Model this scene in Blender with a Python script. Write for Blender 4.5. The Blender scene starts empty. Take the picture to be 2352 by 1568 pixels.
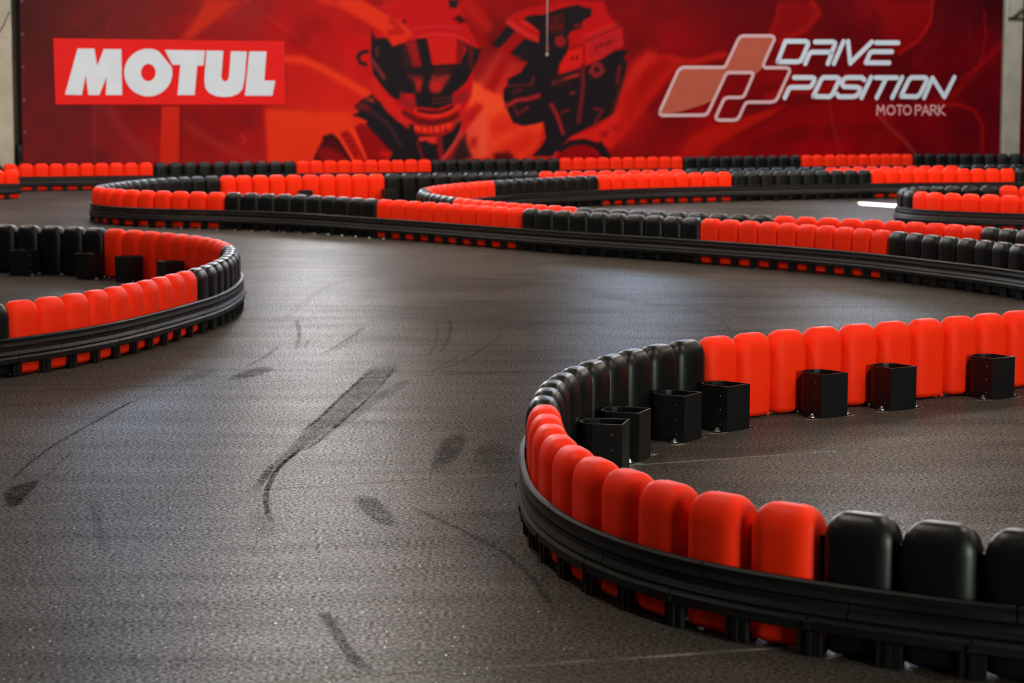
import bpy, bmesh, math, random
import numpy as np
from mathutils import Matrix, Vector
from mathutils.geometry import tessellate_polygon

random.seed(7)
rng = np.random.default_rng(7)
scene = bpy.context.scene
COL = scene.collection

# ------------------------------------------------------------------ camera
CAM_H = 1.56
cam_data = bpy.data.cameras.new('camera')
cam_data.sensor_width = 36.0
cam_data.lens = 5280 / 2352 * 36.0
cam_data.clip_end = 200
cam_data.dof.use_dof = True
cam_data.dof.focus_distance = 9.9
cam_data.dof.aperture_fstop = 4.9
cam = bpy.data.objects.new('camera', cam_data)
COL.objects.link(cam)
cam.matrix_world = (Matrix.Translation((0, 0, CAM_H)) @ Matrix.Rotation(math.pi / 2 - 0.1112, 4, 'X')
                    @ Matrix.Rotation(0.0022, 4, 'Z'))
scene.camera = cam

# ------------------------------------------------------------------ exposure and light
scene.view_settings.view_transform = 'Standard'
scene.view_settings.look = 'None'
scene.view_settings.exposure = 0.4
scene.view_settings.gamma = 1.0
scene.view_settings.use_curve_mapping = False

CEIL = 6.4
world = bpy.data.worlds.new('world')
scene.world = world
world.use_nodes = True
world.node_tree.nodes['Background'].inputs[0].default_value = (0.55, 0.7, 1.0, 1)
world.node_tree.nodes['Background'].inputs[1].default_value = 0.05


def area(name, loc, rot, sx, sy, watts, col):
    l = bpy.data.lights.new(name, 'AREA')
    l.shape = 'RECTANGLE'
    l.size, l.size_y = sx, sy
    l.energy = watts
    l.color = col
    o = bpy.data.objects.new(name, l)
    o.location = loc
    o.rotation_euler = rot
    COL.objects.link(o)
    return o


WARM = (1.0, 0.88, 0.76)
COOL = (0.60, 0.77, 1.0)
WALL_ANG = math.radians(22.836)


def wall_point(u, z, out):
    return (-0.5516 + u * 0.92162 + out * 0.3881, 37.3925 + u * 0.3881 - out * 0.92162, z)


# rows of warm ceiling lamps
for y, w in ((2.0, 12), (8.5, 165), (15.0, 75), (22.0, 250), (28.5, 310)):
    for x in (-8.0, -1.9, 4.2, 10.0):
        area('ceiling_lamp_light', (x, y, CEIL - 0.2), (0, 0, 0), 0.35, 2.4, w * ((0.4 if y < 16 else 0.8) if x < -5 else 1.0), WARM)
# fill lights added to brighten the banner wall, not lamps of the hall
for u, w in ((-5.5, 24), (-1.5, 32), (2.5, 46), (6.5, 68), (10.5, 74)):
    area('banner_fill_light', wall_point(u, CEIL - 0.4, 3.6), (math.radians(30), 0, WALL_ANG), 2.4, 0.35, w, (0.93, 0.97, 1.0))
# high windows in the back wall above the banner: cool daylight falling towards the camera
HIGH_WINDOWS = ((-5.6, 1.6, 220), (-2.75, 1.0, 345), (2.9, 1.4, 200), (7.4, 1.8, 200))
for u, wd, w in HIGH_WINDOWS:
    area('high_window_daylight', wall_point(u, 4.95, 0.05), (math.radians(90), 0, WALL_ANG + math.pi), wd, 2.6, w, (0.92, 0.95, 1.0) if u == -2.75 else COOL)
# open loading door right of the camera, greenish daylight
area('side_door_daylight', (7.2, -2.4, 1.5), (math.radians(90), 0, math.radians(34)), 2.0, 2.9, 820, (0.88, 1.0, 0.84))
# sun, seen only where it falls through a slit in the roof
sun_l = bpy.data.lights.new('sun', 'SUN')
sun_l.energy = 400.0
sun_l.angle = math.radians(0.5)
SUN_DIR = Vector((-0.45, -0.6, -0.9)).normalized()
sun = bpy.data.objects.new('sun', sun_l)
sun.rotation_euler = SUN_DIR.to_track_quat('-Z', 'Y').to_euler()
sun.location = (10, 40, 12)
COL.objects.link(sun)

# ------------------------------------------------------------------ measured layout, in metres
RUNS={"F":[[-7.52,33.474],[-7.312,33.553],[-7.105,33.632],[-6.897,33.712],[-6.691,33.793],[-6.484,33.874],[-6.278,33.955],[-6.072,34.034],[-5.866,34.113],[-5.659,34.189],[-5.452,34.262],[-5.244,34.334],[-5.036,34.405],[-4.828,34.476],[-4.621,34.549],[-4.414,34.624],[-4.208,34.703],[-4.005,34.787],[-3.802,34.874],[-3.601,34.965],[-3.401,35.057],[-3.2,35.148],[-2.998,35.238],[-2.795,35.326],[-2.592,35.413],[-2.389,35.5],[-2.185,35.586],[-1.982,35.672],[-1.779,35.758],[-1.575,35.846],[-1.373,35.935],[-1.172,36.028],[-0.973,36.123],[-0.775,36.22],[-0.576,36.316],[-0.377,36.411],[-0.176,36.502],[0.026,36.59],[0.23,36.674],[0.435,36.754],[0.641,36.832],[0.847,36.91],[1.053,36.989],[1.257,37.07],[1.461,37.152],[1.665,37.236],[1.869,37.32],[2.072,37.405],[2.275,37.491],[2.478,37.578],[2.68,37.667],[2.882,37.756],[3.083,37.846],[3.285,37.934],[3.488,38.021],[3.692,38.107],[3.896,38.19],[4.101,38.273],[4.307,38.355],[4.512,38.438],[4.716,38.523],[4.92,38.608],[5.124,38.693],[5.328,38.778],[5.533,38.863],[5.737,38.949],[5.94,39.038],[6.142,39.13],[6.342,39.225],[6.542,39.321],[6.742,39.416],[6.944,39.505],[7.151,39.585],[7.363,39.652],[7.578,39.706],[7.796,39.746],[8.016,39.776],[8.238,39.795],[8.459,39.804],[8.681,39.805],[8.903,39.798]],"C":[[7.683,34.184],[7.469,34.114],[7.257,34.038],[7.047,33.955],[6.84,33.868],[6.634,33.78],[6.425,33.693],[6.216,33.608],[6.007,33.523],[5.798,33.436],[5.592,33.347],[5.385,33.256],[5.179,33.165],[4.972,33.074],[4.765,32.984],[4.558,32.891],[4.353,32.797],[4.149,32.701],[3.945,32.604],[3.742,32.506],[3.538,32.411],[3.331,32.322],[3.121,32.238],[2.909,32.157],[2.699,32.076],[2.491,31.991],[2.285,31.902],[2.08,31.809],[1.876,31.714],[1.673,31.617],[1.471,31.52],[1.269,31.424],[1.066,31.328],[0.862,31.234],[0.659,31.14],[0.456,31.045],[0.254,30.95],[0.052,30.855],[-0.151,30.762],[-0.354,30.67],[-0.558,30.579],[-0.762,30.488],[-0.964,30.396],[-1.166,30.303],[-1.368,30.213],[-1.571,30.126],[-1.778,30.045],[-1.986,29.968],[-2.194,29.894],[-2.402,29.823],[-2.61,29.754],[-2.819,29.685],[-3.028,29.613],[-3.236,29.534],[-3.438,29.441],[-3.632,29.332],[-3.814,29.201],[-3.978,29.05],[-4.122,28.88],[-4.245,28.693],[-4.35,28.495],[-4.439,28.29],[-4.514,28.079],[-4.575,27.863],[-4.622,27.645],[-4.659,27.425],[-4.691,27.204],[-4.721,26.982],[-4.745,26.76],[-4.755,26.537],[-4.741,26.314],[-4.695,26.096],[-4.614,25.889],[-4.498,25.699],[-4.353,25.529],[-4.186,25.381],[-4.004,25.253],[-3.811,25.142],[-3.61,25.045],[-3.405,24.957],[-3.199,24.872],[-2.994,24.782],[-2.794,24.683],[-2.6,24.573],[-2.413,24.452],[-2.232,24.32],[-2.059,24.177],[-1.896,24.024],[-1.74,23.865],[-1.587,23.701],[-1.435,23.538],[-1.282,23.374],[-1.128,23.212],[-0.975,23.049],[-0.826,22.883],[-0.678,22.716],[-0.533,22.547],[-0.39,22.376],[-0.247,22.206],[-0.102,22.036],[0.044,21.868],[0.19,21.7],[0.336,21.532],[0.486,21.369],[0.642,21.209],[0.8,21.054],[0.961,20.902],[1.124,20.751],[1.287,20.598],[1.442,20.442],[1.595,20.282],[1.748,20.122],[1.901,19.961],[2.053,19.8],[2.202,19.637],[2.348,19.47],[2.489,19.298],[2.624,19.122],[2.753,18.942],[2.877,18.757],[2.996,18.568],[3.104,18.373],[3.202,18.174],[3.298,17.972],[3.397,17.771],[3.498,17.571],[3.594,17.368],[3.682,17.161],[3.76,16.951],[3.828,16.736]],"D":[[7.221,32.651],[7.004,32.604],[6.786,32.557],[6.568,32.507],[6.352,32.454],[6.137,32.396],[5.922,32.335],[5.707,32.271],[5.494,32.202],[5.283,32.125],[5.076,32.04],[4.872,31.949],[4.67,31.855],[4.468,31.762],[4.263,31.671],[4.058,31.582],[3.853,31.492],[3.65,31.398],[3.449,31.302],[3.25,31.203],[3.049,31.105],[2.847,31.008],[2.645,30.911],[2.444,30.812],[2.246,30.707],[2.053,30.594],[1.867,30.471],[1.687,30.339],[1.513,30.2],[1.341,30.057],[1.174,29.909],[1.014,29.753],[0.862,29.591],[0.715,29.424],[0.571,29.255],[0.43,29.083],[0.293,28.907],[0.163,28.728],[0.038,28.544],[-0.08,28.356],[-0.191,28.164],[-0.295,27.968],[-0.394,27.769],[-0.492,27.57],[-0.588,27.37],[-0.679,27.167],[-0.762,26.96],[-0.833,26.75],[-0.89,26.535],[-0.934,26.317],[-0.966,26.097],[-0.987,25.875],[-0.997,25.653],[-0.993,25.43],[-0.974,25.209],[-0.938,24.989],[-0.888,24.772],[-0.827,24.559],[-0.759,24.347],[-0.689,24.136],[-0.614,23.928],[-0.532,23.722],[-0.44,23.521],[-0.34,23.323],[-0.232,23.13],[-0.116,22.943],[0.011,22.762],[0.146,22.586],[0.281,22.412],[0.417,22.237],[0.552,22.063],[0.693,21.893],[0.844,21.732],[1.006,21.58],[1.176,21.436],[1.35,21.297],[1.525,21.161],[1.702,21.027],[1.882,20.897],[2.064,20.769],[2.248,20.644],[2.432,20.52],[2.614,20.396],[2.795,20.269],[2.972,20.137],[3.144,20.0],[3.309,19.853],[3.463,19.695],[3.605,19.526],[3.734,19.348],[3.853,19.162],[3.964,18.97],[4.067,18.774],[4.163,18.573]],"E":[[6.241,26.793],[6.027,26.868],[5.806,26.91],[5.579,26.919],[5.353,26.893],[5.136,26.829],[4.934,26.727],[4.756,26.589],[4.606,26.419],[4.491,26.224],[4.419,26.01],[4.396,25.786],[4.427,25.563],[4.509,25.352],[4.632,25.162],[4.784,24.994],[4.953,24.844],[5.134,24.71],[5.326,24.591],[5.526,24.487],[5.734,24.398]],"B":[[-4.629,19.203],[-4.412,19.132],[-4.197,19.053],[-3.985,18.966],[-3.776,18.871],[-3.574,18.764],[-3.379,18.645],[-3.192,18.512],[-3.017,18.365],[-2.855,18.204],[-2.704,18.032],[-2.564,17.851],[-2.436,17.661],[-2.324,17.462],[-2.23,17.254],[-2.155,17.038],[-2.095,16.817],[-2.047,16.593],[-2.009,16.367],[-1.981,16.14],[-1.961,15.912],[-1.949,15.683],[-1.945,15.453],[-1.948,15.224],[-1.958,14.995],[-1.977,14.766],[-2.007,14.539],[-2.048,14.313],[-2.092,14.088],[-2.137,13.863],[-2.186,13.639],[-2.24,13.416],[-2.301,13.195],[-2.371,12.976],[-2.453,12.762],[-2.549,12.555],[-2.658,12.353],[-2.777,12.157],[-2.905,11.968]],"A":[[2.807,12.037],[2.624,11.894],[2.441,11.749],[2.258,11.605],[2.071,11.466],[1.88,11.332],[1.689,11.2],[1.497,11.069],[1.307,10.934],[1.124,10.79],[0.952,10.636],[0.791,10.468],[0.651,10.287],[0.529,10.091],[0.425,9.885],[0.336,9.671],[0.259,9.451],[0.201,9.225],[0.159,8.993],[0.132,8.759],[0.12,8.521],[0.119,8.282],[0.124,8.042],[0.136,7.802],[0.162,7.564],[0.207,7.329],[0.271,7.1],[0.358,6.88],[0.468,6.676],[0.608,6.492],[0.776,6.332],[0.963,6.192],[1.158,6.067],[1.359,5.955],[1.568,5.856]],"G":[[-6.821,31.332],[-7.002,31.161]]}
BASE=[[-20,-7.39,2.92,[78,14,14]],[-20,-6.35,2.94,[90,18,18]],[-20,-5.35,2.96,[98,20,20]],[-20,-4.8,2.97,[130,20,15]],[-20,-4.46,2.97,[175,35,12]],[-20,-3.91,2.98,[150,20,20]],[-20,-3.28,2.99,[185,10,8]],[-20,-2.21,3.01,[195,20,8]],[-20,-1.48,3.03,[175,5,10]],[-20,-0.74,3.04,[190,0,8]],[-20,0.01,3.05,[165,0,0]],[-20,0.77,3.07,[140,0,0]],[-20,1.54,3.08,[180,5,5]],[-20,2.33,3.09,[130,0,5]],[-20,3.53,3.11,[125,0,5]],[-20,4.77,3.14,[90,0,8]],[-20,6.46,3.17,[88,0,8]],[-20,7.32,3.18,[120,0,5]],[-20,8.39,3.2,[95,0,8]],[-20,10.11,3.23,[55,0,5]],[90,-7.4,2.22,[82,11,13]],[90,-6.36,2.23,[92,18,18]],[90,-5.49,2.24,[105,20,20]],[90,-4.81,2.24,[140,5,12]],[90,-3.92,2.25,[150,18,20]],[90,-3.28,2.26,[185,8,8]],[90,-2.5,2.26,[165,0,5]],[90,-1.85,2.27,[180,8,8]],[90,0.01,2.29,[165,0,0]],[90,0.77,2.3,[175,10,10]],[90,2.33,2.31,[135,0,6]],[90,3.14,2.32,[130,0,5]],[90,4.36,2.33,[122,0,8]],[90,5.62,2.34,[115,0,5]],[90,6.91,2.35,[105,0,6]],[90,8.23,2.37,[112,0,10]],[90,9.4,2.38,[120,0,12]],[90,10.14,2.38,[105,0,10]],[180,-7.42,1.64,[85,10,14]],[180,-6.37,1.64,[92,12,15]],[180,-5.5,1.64,[120,5,8]],[180,-4.68,1.65,[150,3,5]],[180,-3.64,1.65,[165,5,5]],[180,-3.08,1.65,[175,5,5]],[180,-2.5,1.65,[202,22,15]],[180,-1.85,1.65,[195,15,12]],[180,-0.74,1.66,[160,5,5]],[180,0.08,1.66,[195,30,20]],[180,0.77,1.66,[180,10,8]],[180,2.34,1.67,[150,5,6]],[180,3.14,1.67,[138,0,6]],[180,3.96,1.67,[150,0,3]],[180,5.63,1.68,[140,0,5]],[180,7.36,1.68,[115,0,8]],[180,8.69,1.69,[110,0,10]],[180,9.42,1.69,[112,0,12]],[180,10.16,1.69,[105,0,12]],[270,-7.43,1.06,[95,12,16]],[270,-6.38,1.05,[95,12,16]],[270,-5.71,1.05,[118,0,5]],[270,-5.24,1.05,[130,2,5]],[270,-4.49,1.04,[150,0,5]],[270,-3.65,1.04,[152,4,8]],[270,-3.47,1.04,[210,40,12]],[270,-2.94,1.04,[225,50,18]],[270,-2.22,1.04,[225,45,15]],[270,-0.75,1.03,[160,10,8]],[270,0.16,1.03,[222,50,30]],[270,0.77,1.03,[222,42,18]],[270,1.55,1.02,[200,20,10]],[270,2.75,1.02,[180,10,10]],[270,3.39,1.02,[148,0,8]],[270,4.38,1.01,[145,0,5]],[270,5.64,1.01,[135,0,8]],[270,6.94,1.01,[140,0,8]],[270,8.26,1.0,[112,0,10]],[270,9.62,1.0,[120,0,14]],[270,10.18,0.99,[110,0,14]],[380,-7.44,0.34,[95,15,18]],[380,-6.39,0.33,[100,15,20]],[380,-5.72,0.32,[130,14,18]],[380,-5.25,0.32,[140,5,8]],[380,-4.5,0.31,[155,14,14]],[380,-3.66,0.3,[165,12,12]],[380,-3.48,0.3,[205,30,10]],[380,-2.8,0.29,[205,25,8]],[380,-1.86,0.28,[170,8,8]],[380,-0.75,0.26,[150,10,10]],[380,0.16,0.25,[215,40,25]],[380,0.78,0.25,[215,35,15]],[380,1.56,0.24,[175,10,10]],[380,2.75,0.22,[155,4,10]],[380,3.4,0.22,[140,2,8]],[380,3.98,0.21,[160,10,3]],[380,5.23,0.2,[135,0,5]],[380,6.52,0.18,[125,0,8]],[380,7.84,0.17,[115,0,8]],[380,9.19,0.15,[110,0,12]],[380,10.21,0.14,[105,0,14]]]
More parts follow.
